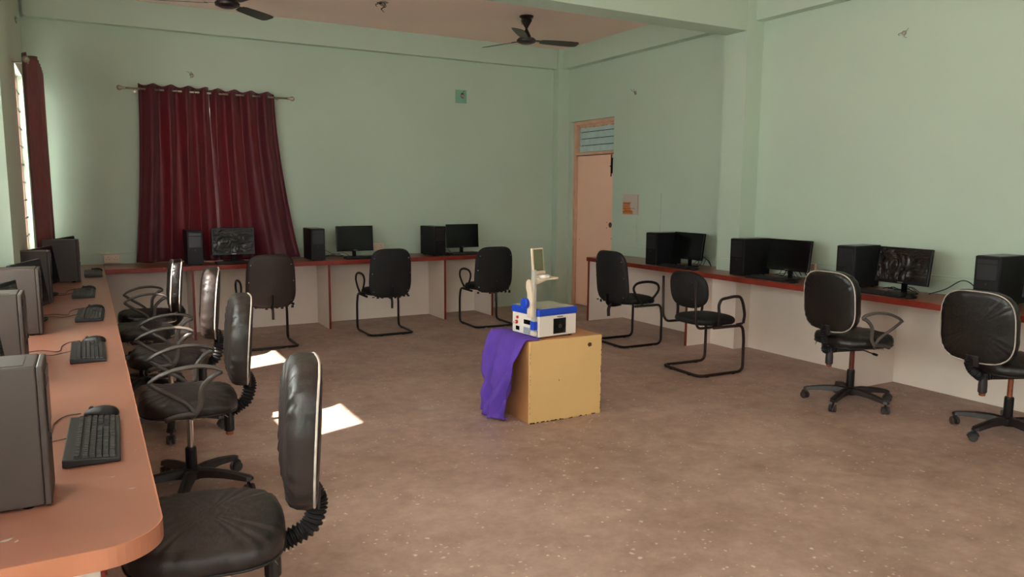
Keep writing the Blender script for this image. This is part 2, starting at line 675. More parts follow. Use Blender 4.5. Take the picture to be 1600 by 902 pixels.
casing([(-.42, 5.47, YB - .014, YB, .850, .875)], 'thin cable casing running along the back wall above the desk', 9)
casing([(XR - .014, XR, 5.5, 7.20, .845, .87), (XR - .014, XR, .5, 5.22, .845, .87), (XR - .014, XR, .5, 5.22, .885, .892),
        (5.416, 5.43, 5.22, 5.5, .845, .87)], 'thin cable casing running along the right wall above the desk', 10)
casing([(XR - .010, XR, 7.02, 7.045, .92, 1.24), (XR - .010, XR, 6.6, 7.045, .90, .92), (XR - .010, XR, 6.6, 6.62, .92, 1.5)],
       'painted cable casing on the right wall under the paper notice', 11)


# window frames
def window(idx, axis, c, hole, cols, rows, frost=(), bars=0, mat_f=None):
    a0, a1, z0, z1 = hole
    root = bpy.data.objects.new('window_%d' % idx, None)
    COL.objects.link(root)
    root['kind'] = 'structure'
    bm = new()

    def B(p0, p1, q0, q1, d=.02):
        if axis == 'x':
            box(bm, c - d, c + d, p0, p1, q0, q1)
        else:
            box(bm, p0, p1, c - d, c + d, q0, q1)
    t = .03
    B(a0, a1, z0, z0 + t)
    B(a0, a1, z1 - t, z1)
    B(a0, a0 + t, z0 + t, z1 - t)
    B(a1 - t, a1, z0 + t, z1 - t)
    for i in range(1, cols):
        x = a0 + (a1 - a0) * i / cols
        B(x - t / 2, x + t / 2, z0 + t, z1 - t)
    for j in range(1, rows):
        z = z0 + (z1 - z0) * j / rows
        B(a0 + t, a1 - t, z - t / 2, z + t / 2, .018)
    obj('window_frame', bm, mat_f or M_DFRAME, root)
    if bars:
        g = new()
        for k in range(1, bars + 1):
            z = z0 + (z1 - z0) * k / (bars + 1)
            if axis == 'x':
                box(g, c + .03, c + .038, a0, a1, z - .006, z + .006)
            else:
                box(g, a0, a1, c - .038, c - .030, z - .006, z + .006)
        obj('window_grille', g, M_TUBER, root)
    for (p0, p1, q0, q1) in frost:
        g = new()
        if axis == 'x':
            box(g, c - .003, c + .003, p0, p1, q0, q1)
        else:
            box(g, p0, p1, c - .003, c + .003, q0, q1)
        obj('pane', g, M_FROST, root)
    return root


window(1, 'y', YB + .08, BW, 2, 2, [(BW[0] + .03, 1.165, .98, 1.66), (1.195, BW[1] - .03, .98, 1.66), (BW[0] + .03, 1.165, 1.69, 2.37), (1.195, BW[1] - .03, 1.69, 2.37)], bars=9)
window(2, 'x', XL1 - .07, LW, 2, 2, [(LW[0] + .03, 7.885, .95, 1.70), (7.915, LW[1] - .03, .95, 1.70), (LW[0] + .03, 7.885, 1.735, 2.49), (7.915, LW[1] - .03, 1.735, 2.49)], bars=9)
window(3, 'x', XL0 - .05, NW2, 4, 1, [(2.33, 3.47, .98, 1.90), (3.49, 4.63, .98, 1.90)])
window(4, 'x', XL0 - .05, NW3, 3, 2, [(-.57, 1.57, .98, 2.47)])
window(5, 'y', YF - .06, FW1, 3, 2, [])
window(6, 'y', YF - .06, FW2, 3, 2, [])


# ------------------------------------------------------------------ door
def door():
    r = bpy.data.objects.new('door_1', None)
    COL.objects.link(r)
    r['kind'] = 'structure'
    r.location = (XR + .055, 7.51, 0)
    W = .93
    bm = new()
    box(bm, -.012, .10, W - .055, W, 0, 2.42)
    box(bm, -.012, .10, 0, .04, 0, 2.42)
    box(bm, -.012, .10, .04, W - .055, 2.375, 2.42)
    box(bm, -.008, .10, .04, W - .055, 1.985, 2.02)
    obj('door_frame', bm, M_DFRAME, r, bevel=.004)
    leaf = obj('door_leaf', box(new(), .015, .05, .045, W - .065, .01, 1.975), M_DOOR, r, bevel=.003)
    bm = new()
    box(bm, .003, .014, .10, .122, 1.74, 1.93)
    box(bm, -.012, .006, .095, .127, 1.82, 1.835)
    tube(bm, [(-.004, .111, 1.70), (-.004, .111, 1.97)], .006)
    obj('tower_bolt', bm, M_TUBE, leaf)
    bm = new()
    lathe(bm, [(.034, 0), (.03, .003), (.01, .004)], 14, T(.012, .125, 1.10) @ RY(-PI / 2))
    obj('lock_hole_plate', bm, M_CHIP, leaf)
    bm = new()
    for yy, zz in ((.20, 1.13), (.20, 1.06), (.10, .93), (.80, .88)):
        lathe(bm, [(.007, 0), (.004, .003)], 8, T(.014, yy, zz) @ RY(-PI / 2))
    obj('screw_hole', bm, M_CHIP, leaf)
    y0, y1 = .05, W - .07
    for k in range(4):
        z = 2.028 + k * .087
        bm = new()
        box(bm, -.002, .002, y0, y1, 0, .078, mtx=T(.045, 0, z) @ RY(math.radians(-10)))
        obj('louvre_pane', bm, M_LOUV, r)
    bm = new()
    box(bm, .02, .03, y0, y1, 2.355, 2.376)
    rnd = random.Random(4)
    y = y0
    while y < y1 - .02:
        d = rnd.uniform(.004, .022)
        box(bm, .022, .028, y, y + .02, 2.352 - d, 2.358)
        y += rnd.uniform(.02, .03)
    obj('torn_sealing_strip', bm, M_DFRAME, r)
    obj('louvre_backing', box(new(), .075, .08, .04, W - .06, 2.03, 2.36), M_DARKGAP, r)
    obj('door_backing', box(new(), .10, .118, 0, W, 0, 2.42), M_DARKGAP, r)


door()


# ------------------------------------------------------------------ desks
def desk_back():
    t = thing('computer_desk', 'long back desk with brown top, red edge and white panels under the maroon curtains', 'desk', (0, 8.03, 0), 0, )
    X0, X1 = .115, 4.28
    obj('desktop', box(new(), X0, X1, .012, .585, .705, .75), M_TOP, t)
    obj('edge_band', box(new(), X0, X1, 0, .0118, .705, .75), M_EDGE, t, bevel=.003, label='chipped red front edge')
    obj('back_panel', box(new(), X0, X1 - .02, .485, .503, 0, .704), M_BEIGE, t)
    for x in (.874, 2.244, 3.617, 4.245):
        p = obj('divider_panel', box(new(), x, x + .018, .018, .484, 0, .704), M_BEIGE, t)
        obj('panel_edging', box(new(), x - .001, x + .021, .006, .0178, 0, .704), M_EDGE, p)
    return t


def desk_right():
    t = thing('computer_desk', 'long right-hand desk with brown top and red edge along the right wall', 'desk', (5.08, 0, 0), 0)
    Y0, Y1 = .9, 7.24
    bm = new()
    box(bm, .012, .345, Y0, Y1, .705, .75)
    box(bm, .345, .555, Y0, 5.215, .705, .75)
    box(bm, .345, .555, 5.505, Y1, .705, .75)
    obj('desktop', bm, M_TOP, t)
    obj('edge_band', box(new(), 0, .0118, Y0, Y1 + .002, .705, .75), M_EDGE, t, bevel=.003, label='chipped red front edge')
    bm = new()
    box(bm, .52, .535, Y0 + .02, 5.215, 0, .704)
    box(bm, .52, .535, 5.505, 7.2, 0, .704)
    obj('back_panel', bm, M_BEIGE, t)
    bm = new()
    box(bm, .325, .347, 5.20, 5.52, 0, .704)
    box(bm, .347, .519, 5.20, 5.216, 0, .704)
    obj('column_casing', bm, M_BEIGE, t)
    for y in (7.20, 5.446 + .08, 3.66, 1.89):
        p = obj('divider_panel', box(new(), .018, .519, y, y + .018, 0, .704), M_BEIGE, t)
        obj('panel_edging', box(new(), .006, .0178, y - .002, y + .020, 0, .704), M_EDGE, p)
    return t


def desk_left():
    t = thing('computer_desk', 'long left desk with worn brown top and rounded near corner', 'desk', (0, 0, 0), 0)
    Y0, Y1, X1 = 1.72, 8.62, .11
    # outline polygon with a rounded corner at (X1, Y0)
    R = .13
    pts = [(-.595, Y0), (X1 - R, Y0)]
    for k in range(1, 12):
        a = -PI / 2 + PI / 2 * k / 12
        pts.append((X1 - R + R * math.cos(a), Y0 + R + R * math.sin(a)))
    pts += [(X1, Y0 + R), (X1, Y1), (-.44, Y1), (-.44, 5.705), (-.381, 5.705), (-.381, 5.215), (-.595, 5.215)]

    def prism(pts, z0, z1):
        bm = new()
        lo = [bm.verts.new((x, y, z0)) for x, y in pts]
        hi = [bm.verts.new((x, y, z1)) for x, y in pts]
        bm.faces.new(lo[::-1])
        bm.faces.new(hi)
        for i in range(len(pts)):
            j = (i + 1) % len(pts)
            bm.faces.new((lo[i], lo[j], hi[j], hi[i]))
        return bm
    obj('desktop', prism(pts, .705, .75), M_TOP, t)
    # edge band along near end and front side
    outer = pts[:len(pts) - 7] + [(X1, 8.03)]
    bm = new()
    L_ = []
    for i, (x, y) in enumerate(outer):
        a = Vector(outer[max(i - 1, 0)])
        b = Vector(outer[min(i + 1, len(outer) - 1)])
        d = (b - a).normalized()
        nrm = Vector((d.y, -d.x))
        q = Vector((x, y)) + nrm * .004
        L_.append((Vector((x, y)) + nrm * .0002, q))
    vv = [[bm.verts.new((p.x, p.y, z)) for p, z in ((i_, .704), (o_, .704), (o_, .7502), (i_, .7502))] for i_, o_ in L_]
    for A, B in zip(vv, vv[1:]):
        for k in range(4):
            bm.faces.new((A[k], B[k], B[(k + 1) % 4], A[(k + 1) % 4]))
    bm.faces.new(vv[0])
    bm.faces.new(vv[-1][::-1])
    bmesh.ops.recalc_face_normals(bm, faces=bm.faces)
    obj('edge_band', bm, M_EDGE_L, t, label='orange-brown edge with tape scraps at the near corner')
    for x, y, l, r_ in ((-.19, 1.86, .016, .4), (-.17, 1.845, .008, 1.2), (.02, 2.16, .010, .2), (.07, 2.45, .008, .6), (.085, 2.36, .006, 1.4), (-.23, 1.91, .010, 1.), (.06, 2.05, .012, .1)):
        bm = new()
        m_ = T(x, y, .7504) @ RZ(r_)
        vs_ = [bm.verts.new(m_ @ Vector((l * math.cos(a) * (.8 + .4 * math.sin(3 * a)), l * .4 * math.sin(a), .0002))) for a in [2 * PI * k / 9 for k in range(9)]]
        bm.faces.new(vs_)
        obj('paint_chip', bm, M_LINING, t)
    bm = new()
    box(bm, -.56, -.54, 1.8, 5.2, 0, .704)
    obj('back_panel', bm, M_BEIGE, t)
    for y in (1.95, 3.2, 4.45, 6.0, 7.3):
        p = obj('divider_panel', box(new(), -.40 if y > 5.2 else -.53, -.02, y, y + .018, 0, .704), M_BEIGE, t)
        obj('panel_edging', box(new(), -.0198, -.01, y - .002, y + .02, 0, .704), M_EDGE, p)
    return t


desk_back()
desk_right()
desk_left()


# ------------------------------------------------------------------ curtains
def curtain_panel(parent, x0t, x1t, x0b, x1b, zt, zb, nf, amp=.042, ph=0., pinch=0., mate=None, name='curtain_panel', xf_=None, kick=0.0, n=120, m=46, midx=None):
    bm = new()
    rows = []
    for j in range(m + 1):
        v = j / m
        z = zt + (zb - zt) * v
        row = []
        for i in range(n + 1):
            u = i / n
            xt = x0t + (x1t - x0t) * u
            xb = x0b + (x1b - x0b) * u
            e = v ** 1.7
            x = xt * (1 - e) + xb * e
            x += pinch * math.sin(PI * v) * (u - .5)
            d = amp * math.sin(2 * PI * nf * u + ph) * (1 - .25 * v)
            d += .022 * v * math.sin(2 * PI * (nf * .62 * u + .22 * v) + ph * 2) + .004 * math.sin(2 * PI * nf * 2.1 * u + 3 * v)
            x += .012 * v * math.sin(2 * PI * nf * u * 1.3 + 2.0 * v)
            dz = .012 * math.cos(2 * PI * nf * u + ph) * max(0, 1 - 6 * v)
            d -= kick * max(0, v - .9) * 10 * (.5 + .5 * math.sin(9 * u))
            p = Vector((x, d, z + dz))
            row.append(bm.verts.new(xf_ @ p if xf_ else p))
        rows.append(row)
    for A, B in zip(rows, rows[1:]):
        for i in range(n):
            bm.faces.new((A[i], A[i + 1], B[i + 1], B[i]))
    o = obj(name, bm, mate or M_CURT, parent, smooth=True)
    s = o.modifiers.new('solid', 'SOLIDIFY')
    s.thickness = .0025
    return o


def rod(parent_label, loc, rz, L, z, rings, group=None):
    t = thing('curtain_rod', parent_label, 'curtain rod', loc, rz)
    bm = new()
    tube(bm, [(0, 0, z), (L, 0, z)], .010, 12)
    obj('rod', bm, M_STEEL, t, smooth=True)
    for x, s in ((0, -1), (L, 1)):
        bm = new()
        lathe(bm, [(.010, 0), (.016, .004), (.016, .012), (.009, .018), (.012, .026), (.024, .042), (.026, .056), (.020, .070), (.006, .078)], 16, T(x, 0, z) @ RY(s * PI / 2))
        obj('finial', bm, M_STEEL, t, smooth=True)
    for x in (.09, L - .09):
        bm = new()
        tube(bm, [(x, .0, z - .008), (x, .115, z - .008)], .006, 8)
        lathe(bm, [(.022, 0), (.022, .006)], 14, T(x, .113, z - .008) @ RX(-PI / 2))
        obj('wall_bracket', bm, M_STEEL, t)
    return t


def make_back_curtains():
    y = 8.50
    rod('steel rod with ball finials holding the maroon curtains on the back wall', (.40, y, 0), 0, 1.57, 2.495, 8)
    t = thing('curtain', 'left maroon eyelet curtain of the back wall pair', 'curtain', (0, y, 0), 0, )
    curtain_panel(t, .515, 1.170, .40, 1.206, 2.545, .765, 4, ph=.6, kick=.04)
    t2 = thing('curtain', 'right maroon eyelet curtain of the back wall pair, flaring out rightwards', 'curtain', (0, y, 0), 0)
    curtain_panel(t2, 1.176, 1.835, 1.196, 2.06, 2.54, .765, 4, ph=2.6, kick=.04)
    for par, xs in ((t, (.53, .70, .785, .865, .95, 1.03, 1.10)), (t2, (1.19, 1.30, 1.40, 1.52, 1.60, 1.68, 1.76, 1.825))):
        for x in xs:
            bm = new()
            R_, r_ = .019, .004
            tube(bm, [(x, R_ * math.cos(a), 2.495 + R_ * math.sin(a)) for a in [2 * PI * k / 14 for k in range(14)]], r_, 6, closed=True)
            obj('eyelet_ring', bm, M_CHROME, par, smooth=True)
    # bright rod glints between folds are the rod itself, showing in front of the cloth where folds go back
    return


make_back_curtains()


def make_left_curtain():
    m_ = RZ(PI / 2)
    rod('rod with a round clear finial for the faded curtain on the left wall', (-.345, 7.16, 0), PI / 2, 1.30, 2.50, 8)
    t = thing('curtain', 'faded red curtain hanging over the left wall window', 'curtain', (-.33, 0, 0), 0)
    curtain_panel(t, 7.22, 8.38, 7.32, 8.42, 2.56, .78, 6, amp=.05, ph=.3, mate=M_CURT2, xf_=Matrix(((0, -1, 0, 0), (1, 0, 0, 0), (0, 0, 1, 0), (0, 0, 0, 1))))


make_left_curtain()


# ------------------------------------------------------------------ swivel chairs
def armrest_swivel(par, side, m_=None):
    x = side * .265
    bm = new()
    top = smooth_path([(x, .175, .618), (x, .13, .648), (x, .05, .675), (x, -.04, .682), (x, -.11, .670), (x, -.145, .650)], 5)
    tube(bm, top, .010, 10, ry=.021, up=(1, 0, 0), rfun=lambda t_: .55 + .45 * max(0, math.sin(PI * t_)) ** .35)
    tube(bm, smooth_path([(x, -.142, .650), (x, -.10, .628), (x - side * .01, -.055, .575), (x - side * .02, -.045, .50), (x - side * .02, -.02, .455), (x - side * .045, .0, .428)], 5), .010, 8, ry=.013)
    tube(bm, smooth_path([(x, .17, .620), (x - side * .005, .11, .573), (x - side * .015, .02, .51), (x - side * .02, -.02, .455)], 5), .008, 8, ry=.011)
    tube(bm, smooth_path([(x - side * .02, -.02, .455), (x - side * .02, .05, .45), (x - side * .03, .11, .432)], 4), .009, 8, ry=.013)
    return obj('armrest', bm, m_ or M_ARM, par, smooth=True)


def star_base(par, z0, rot, star_m, R_=.29, piston=None, sleeve_h=.26, seat_z=.44):
    bm = new()
    lathe(bm, [(.026, .065), (.046, .07), (.048, .115), (.034, .125), (.03, .125)], 20)
    for k in range(5):
        a = rot + 2 * PI * k / 5
        m_ = RZ(a)
        # tapering arm, arched
        rings = []
        for s, zc, hw, hh in ((.02, .098, .030, .024), (.09, .104, .028, .022), (.17, .100, .026, .019), (.24, .090, .026, .016), (R_, .082, .027, .013), (R_ + .022, .078, .014, .008)):
            rings.append([bm.verts.new(m_ @ Vector((s, y, z))) for y, z in ((-hw, zc - hh), (-hw * .8, zc + hh * .7), (0, zc + hh), (hw * .8, zc + hh * .7), (hw, zc - hh))])
        for A, B in zip(rings, rings[1:]):
            for j in range(5):
                bm.faces.new((A[j], A[(j + 1) % 5], B[(j + 1) % 5], B[j]))
        bm.faces.new(rings[-1][::-1])
        bm.faces.new(rings[0])
    bmesh.ops.recalc_face_normals(bm, faces=bm.faces)
    sb = obj('star_base', bm, star_m, par, bevel=.002)
    for k in range(5):
        a = rot + 2 * PI * k / 5
        sw = random.uniform(-.9, .9)
        c = thing_part('caster', par, (R_ * math.cos(a), R_ * math.sin(a), 0), a + sw)
        bm = new()
        tube(bm, [(0, 0, .035), (0, 0, .072)], .008, 8)
        tube(bm, [(.012 + .024 * math.cos(q), 0, .029 + .026 * math.sin(q)) for q in [PI * i / 8 for i in range(9)]], .012, 6, ry=.004, up=(0, 1, 0))
        obj('caster_hood', bm, star_m, c)
        for s in (-1, 1):
            bm = new()
            lathe(bm, [(.010, -.007), (.024, -.008), (.0265, -.004), (.0265, .004), (.024, .008), (.010, .007)], 16, T(.012, s * .015, .0268) @ RX(PI / 2))
            obj('wheel', bm, M_WHEEL, c, smooth=False)
    bm = new()
    lathe(bm, [(.027, .11), (.027, .12 + sleeve_h - .1), (.024, .13 + sleeve_h - .1)], 18)
    obj('column_sleeve', bm, M_BLK, par)
    bm = new()
    lathe(bm, [(.0155, .10), (.0155, seat_z - .035)], 14)
    obj('gas_piston', bm, piston or M_RUST, par)
    bm = new()
    box(bm, -.10, .10, -.10, .10, seat_z - .05, seat_z - .035)
    box(bm, -.035, .035, -.15, .07, seat_z - .075, seat_z - .05)
    obj('seat_mechanism', bm, star_m, par, bevel=.004)


def thing_part(name, par, loc, rz):
    """a part that is itself made of pieces: its housing carries them"""
    o = bpy.data.objects.new(name, None)
    o.empty_display_size = .03
    COL.objects.link(o)
    o.parent = par
    o.location = loc
    o.rotation_euler = (0, 0, rz)
    return o


def torn_strips(rnd, par, w_, h_, z, n):
    for k in range(n):
        bm = new()
        a = rnd.uniform(0, 2 * PI)
        px, py = sup(a, w_, h_, 3.2)
        l = rnd.uniform(.012, .045)
        p = [Vector((px, py, z)), Vector((px + rnd.uniform(-.01, .01), py + rnd.uniform(-.01, .01), z - l * .5)), Vector((px + rnd.uniform(-.02, .02), py + rnd.uniform(-.02, .02), z - l))]
        tube(bm, p, rnd.uniform(.004, .011), 5, ry=.0015, rfun=lambda q: 1 - .8 * q)
        obj('torn_strip', bm, M_LINING, par)


def swivel_chair(label, x, y, face, group, arms=(1, -1), dz=0.0, star=.3, piston=None, sleeve=.22, back=True, leath=None, bw=.45, bh=.45, bz=.745,
                 pipe2=False, torn=True, arm_m=None, back_tilt=.08, base_m=None, bn=3.0, by=-.235, back_rz=0.0, seat_w=.47, hoseR=.035, lever=False):
    """local +Y is the way the sitter looks; face = world angle of that direction"""
    leath = leath or M_LEATH
    t = thing('swivel_chair', label, 'office chair', (x, y, 0), face - PI / 2, group)
    sz = .445 + dz
    star_base(t, 0, star, base_m or M_STAR, piston=piston, sleeve_h=sleeve, seat_z=sz)
    bm = pad(seat_w, .45, .075, .016, 3.2, seg=120, wr=.0018)
    s_ = obj('seat', bm, leath, t, smooth=True, loc=(0, 0, sz + .015), rot=(math.radians(1.5), 0, 0))
    bm = new()
    tube(bm, outline(seat_w, .45, 3.2, -.028, s=.985), .0045, 6, closed=True)
    obj('seat_piping', bm, M_PIPE if pipe2 else M_PIPE_B, s_, smooth=True)
    if torn:
        rnd = random.Random(int((x + 3 * y) * 100))
        torn_strips(rnd, s_, seat_w * .93, .42, -.03, 9)
        for k in range(5):
            bm = new()
            cx = seat_w / 2 * .97
            cy = -.06 + .03 * k + rnd.uniform(-.01, .01)
            bmesh.ops.create_icosphere(bm, subdivisions=1, radius=rnd.uniform(.009, .016), matrix=T((-1 if arms != (1,) else 1) * cx * .99, cy, -.034) @ Matrix.Diagonal((.5, 1.3, .6, 1)))
            obj('exposed_foam', bm, M_FOAM, s_)
    for a in arms:
        A_ = armrest_swivel(t, a, arm_m)
        A_.location = (0, 0, dz)
    if lever:
        bm = new()
        tube(bm, [(.05, .02, sz - .055), (.22, .0, sz - .055)], .004, 6)
        tube(bm, [(.215, .0, sz - .055), (.255, -.004, sz - .055)], .009, 8)
        obj('height_lever', bm, M_BLK, t)
    if back:
        # corrugated hose over the J shaped back bar
        zt = bz + dz - bh / 2
        yt = by - .012
        path = smooth_path([(0, -.14, sz - .050), (0, -.20, sz - .058), (0, min(-.22, yt + .06), sz - .048), (0, yt + .0, sz - .015), (0, yt - .022, (sz + zt) / 2 + .01), (0, yt - .018, zt + .005), (0, yt - .004, zt + .035)], 8)
        bm = new()
        N = len(path)
        fine = []
        for i in range(N - 1):
            for q in range(3):
                fine.append(path[i].lerp(path[i + 1], q / 3))
        fine.append(path[-1])
        tube(bm, fine, hoseR, 14, ry=hoseR * .72, up=(1, 0, 0), rfun=lambda q: .86 + .14 * math.cos(2 * PI * q * 26))
        obj('hose_cover', bm, M_BLK, t, smooth=True, label='ribbed black hose over the back bar')
        bm = new()
        lathe(bm, [(.022, -.12), (.026, -.115), (.026, -.07), (.023, -.03), (.021, 0)], 12, T(0, -.185, sz - .045))
        tk = obj('tension_knob', bm, M_STAR, t, smooth=False)
        bm = new()
        lathe(bm, [(.014, -.14), (.019, -.137), (.019, -.12)], 12, T(0, -.185, sz - .045))
        obj('knob_cap', bm, M_RUST, tk)
        bm = pad(bw, bh, .085, .018, bn, seg=144, curve=.02, back=.006, taper=.03, wr=.0022)
        brot = (PI / 2 + back_tilt * -1, 0, PI + back_rz)
        # pad front (+z) must look along +Y
        m_ = RZ(PI + back_rz) @ RX(PI / 2 - back_tilt)
        xf(bm, m_)
        b_ = obj('backrest', bm, leath, t, smooth=True, loc=(0, by, bz + dz))
        bm = new()
        tube(bm, outline(bw, bh, bn, -.034, curve=.02, taper=.03, s=.985), .0042, 6, closed=True)
        if pipe2:
            tube(bm, outline(bw, bh, bn, .034, curve=.02, taper=.03, s=.965), .006, 6, closed=True)
        xf(bm, m_)
        obj('back_piping', bm, M_PIPE, b_, smooth=True, label='worn white piping')
        bm = new()
        box(bm, -.04, .04, -bh / 2 - .02, -bh / 2 + .05, -.055, -.044)
        xf(bm, m_)
        obj('back_bracket', bm, M_STAR, b_, bevel=.003)
    return t


GL = 'swivel chairs along the left desk'
FL = PI            # facing the left desk (-X)
swivel_chair('black swivel chair without armrests nearest the camera at the left desk corner', .262, 2.33, FL - .15, GL, arms=(), star=.1, piston=M_RUST, leath=M_LEATHD, bz=.745, dz=.02, by=-.29, bh=.46, bw=.41, back_tilt=.06, seat_w=.50)
swivel_chair('black swivel chair with grey armrests, second from the camera along the left desk', 
             .385, 3.93, FL - .07, GL, star=.42, piston=M_CHROME, bz=.75, dz=.01, by=-.255, leath=M_LEATHD, sleeve=.20)
swivel_chair('black swivel chair with sunlit back and pale armrests, third along the left desk', .40, 5.05, FL - .10, GL, star=.6, piston=M_CHROME, bz=.785, dz=.01, by=-.255, leath=M_LEATHD)
swivel_chair('swivel seat with neither backrest nor armrests tucked under the left desk, fourth along it', .30, 6.10, FL, GL, arms=(), back=False, star=.2, piston=M_RUST, dz=.0)
swivel_chair('farthest swivel chair of the left desk, with looped armrests and double white piping', .40, 7.03, FL - .03, GL, star=.5, piston=M_RUST, dz=-.03, bz=.715, by=-.235, pipe2=True, sleeve=.18)

GR = 'swivel chairs along the right desk'
swivel_chair('swivel chair with one looped armrest and square white-piped back at the right desk', 4.72, 3.41, -.28, GR, arms=(1,), star=.244, piston=M_REDP, bw=.44, bh=.43, bz=.735, dz=.02, bn=3.4, back_rz=.24, by=-.205, lever=True)
swivel_chair('white-piped swivel chair with rusty orange piston, cut by the right photo edge', 4.955, 2.46, -.42, GR, arms=(), star=0.0, piston=M_RUST, bw=.455, bh=.45, bz=.70, dz=.0, bn=3.4, back_rz=.42, by=-.25, lever=True)


# ------------------------------------------------------------------ cantilever chairs
def sled_chair(label, x, y, face, group, fab=None, loops=(1, -1), bw=.455, bh=.52, bz=.665, frame_m=None, by=-.235, small=False, bn=4.0, rz_b=0.0):
    fab = fab or M_FAB
    frame_m = frame_m or M_TUBE
    t = thing('cantilever_chair', label, 'visitor chair', (x, y, 0), face - PI / 2, group)
    w = .235
    r = .0125
    bm = new()
    pth = [(-w + .01, -.10, .405), (-w + .01, .215, .405), (-w, .225, .30), (-w, .225, .014), (-w, -.24, .014), (w, -.24, .014), (w, .225, .014), (w, .225, .30), (w - .01, .215, .405), (w - .01, -.10, .405)]
    tube(bm, round_path(pth, .06, 6), r, 10)
    obj('sled_frame', bm, frame_m, t, smooth=True)
    for sx, sy in ((-1, .12), (1, .12), (-1, -.16), (1, -.16), (-.5, -.24), (.5, -.24)):
        bm = new()
        if abs(sx) == 1:
            box(bm, sx * w - .011, sx * w + .011, sy - .014, sy + .014, .0005, .012)
        else:
            box(bm, sx * w - .014, sx * w + .014, sy - .011, sy + .011, .0005, .012)
        obj('glide', bm, M_LINING if random.random() < .5 else M_TUBE, t)
    sd_ = .43
    bm = pad(.46, sd_, .055, .014, 3.0)
    s_ = obj('seat', bm, fab, t, smooth=True, loc=(0, .0, .445))
    rnd = random.Random(int(x * 77))
    torn_strips(rnd, s_, .43, .40, -.02, 7)
    m_ = RZ(PI + rz_b) @ RX(PI / 2 - .10)
    if not small:
        bm = pad(bw, bh, .045, .014, bn, curve=.025, taper=.08, back=.004)
        xf(bm, m_)
        b_ = obj('backrest', bm, fab, t, smooth=True, loc=(0, by, bz))
        bm = new()
        for i in range(9):
            u = -.42 + .84 * i / 8
            l = rnd.uniform(.004, .03)
            box(bm, bw * u - .01, bw * u + .014, -bh / 2 - l + .018, -bh / 2 + .02, -.018, -.012)
        xf(bm, m_)
        obj('torn_hem', bm, fab, b_)
        bm = new()
        for px, py in ((-.19, .16), (.19, .16), (-.18, -.19), (.18, -.19), (-.205, 0), (.205, 0)):
            lathe(bm, [(.006, 0), (.006, .002), (.002, .004)], 8, T(px * (1 - .08 * py / bh), py, -.022 + .02 * .7) @ RX(PI))
        xf(bm, m_)
        obj('back_screw', bm, M_CHROME, b_)
        bm = new()
        tube(bm, smooth_path([(0, -.10, .405), (0, -.20, .40), (0, -.262, .43), (0, -.272, .52)], 5), .022, 8, ry=.005, up=(1, 0, 0))
        obj('back_bar', bm, frame_m, t, smooth=True)
        bm = new()
        tube(bm, round_path([(0, -.225, .415), (0, -.25, .36), (0, -.245, .29)], .02), .018, 10, ry=.011, up=(1, 0, 0))
        obj('hanging_bracket', bm, M_FABB, t, smooth=True)
    else:
        bm = pad(bw, bh, .05, .02, 2.7, curve=.03, back=.012)
        xf(bm, m_)
        b_ = obj('backrest', bm, fab, t, smooth=True, loc=(0, by + .03, bz))
        bm = new()
        for i, py in enumerate((.07, -.0, -.07)):
            for j in range(3 - (i % 2 == 0) * 0):
                px = (-.10, 0, .10)[j]
                lathe(bm, [(.006, 0), (.005, .003), (.001, .004)], 8, T(px, py, -.030 + .03 * (2 * px / bw) ** 2) @ RX(PI))
        xf(bm, m_)
        obj('button_stud', bm, M_CHROME, b_)
        for s in (-1, 1):
            bm = new()
            tube(bm, round_path([(s * .19, .02, .405), (s * .205, -.24, .405), (s * .212, -.275, .46), (s * .208, -.285, .80)], .05), .011, 8)
            obj('back_tube', bm, frame_m, t, smooth=True)
    for s in loops:
        xx = s * .262
        if not small:
            lp = [(xx, .035, .445), (xx, .10, .49), (xx, .155, .555), (xx, .145, .61), (xx, .08, .638), (xx, -.02, .645), (xx, -.11, .63), (xx, -.145, .585), (xx, -.115, .52), (xx, -.055, .445)]
            bm = new()
            tube(bm, smooth_path(lp, 5), .013, 8, ry=.010, up=(1, 0, 0))
            tube(bm, [(xx, -.07, .44), (xx, .05, .44)], .010, 8)
            tube(bm, [(xx, -.01, .44), (xx - s * .05, -.01, .418)], .009, 8)
        else:
            lp = [(xx, .185, .43), (xx, .20, .50), (xx, .175, .60), (xx, .145, .655), (xx, .08, .662), (xx, -.06, .645), (xx, -.085, .60), (xx, -.075, .50), (xx, -.08, .43)]
            bm = new()
            tube(bm, round_path(lp, .03), .013, 8, ry=.011, up=(1, 0, 0))
            tube(bm, [(xx, .18, .43), (xx - s * .05, .16, .415)], .009, 8)
            tube(bm, [(xx, -.08, .43), (xx - s * .05, -.08, .415)], .009, 8)
        obj('armrest', bm, M_BLK if not small else frame_m, t, smooth=True)
    return t


GB = 'cantilever chairs at the back desk'
sled_chair('brown-black cantilever chair facing the back desk below the maroon curtain', 1.48, 7.47, PI / 2 + .0, GB, loops=(-1,), fab=M_FABB, bz=.65, bw=.46, by=-.22)
sled_chair('black cantilever chair in the middle of the back desk', 2.73, 7.63, PI / 2 - .02, GB, loops=(-1,), by=-.23, bz=.655)
sled_chair('black cantilever chair at the right end of the back desk', 3.92, 7.55, PI / 2 - .04, GB, loops=(-1,), by=-.21, bz=.645, bw=.46)
GS = 'cantilever chairs at the right desk'
sled_chair('tall-backed black cantilever chair at the far end of the right desk', 4.69, 5.93, -.03, GS, bz=.68, bw=.46, rz_b=.10)
sled_chair('brown-framed cantilever chair with a small studded back at the right desk column', 4.53, 4.70, -.05, GS, bw=.46, bh=.31, bz=.705, frame_m=M_TUBER, small=True)


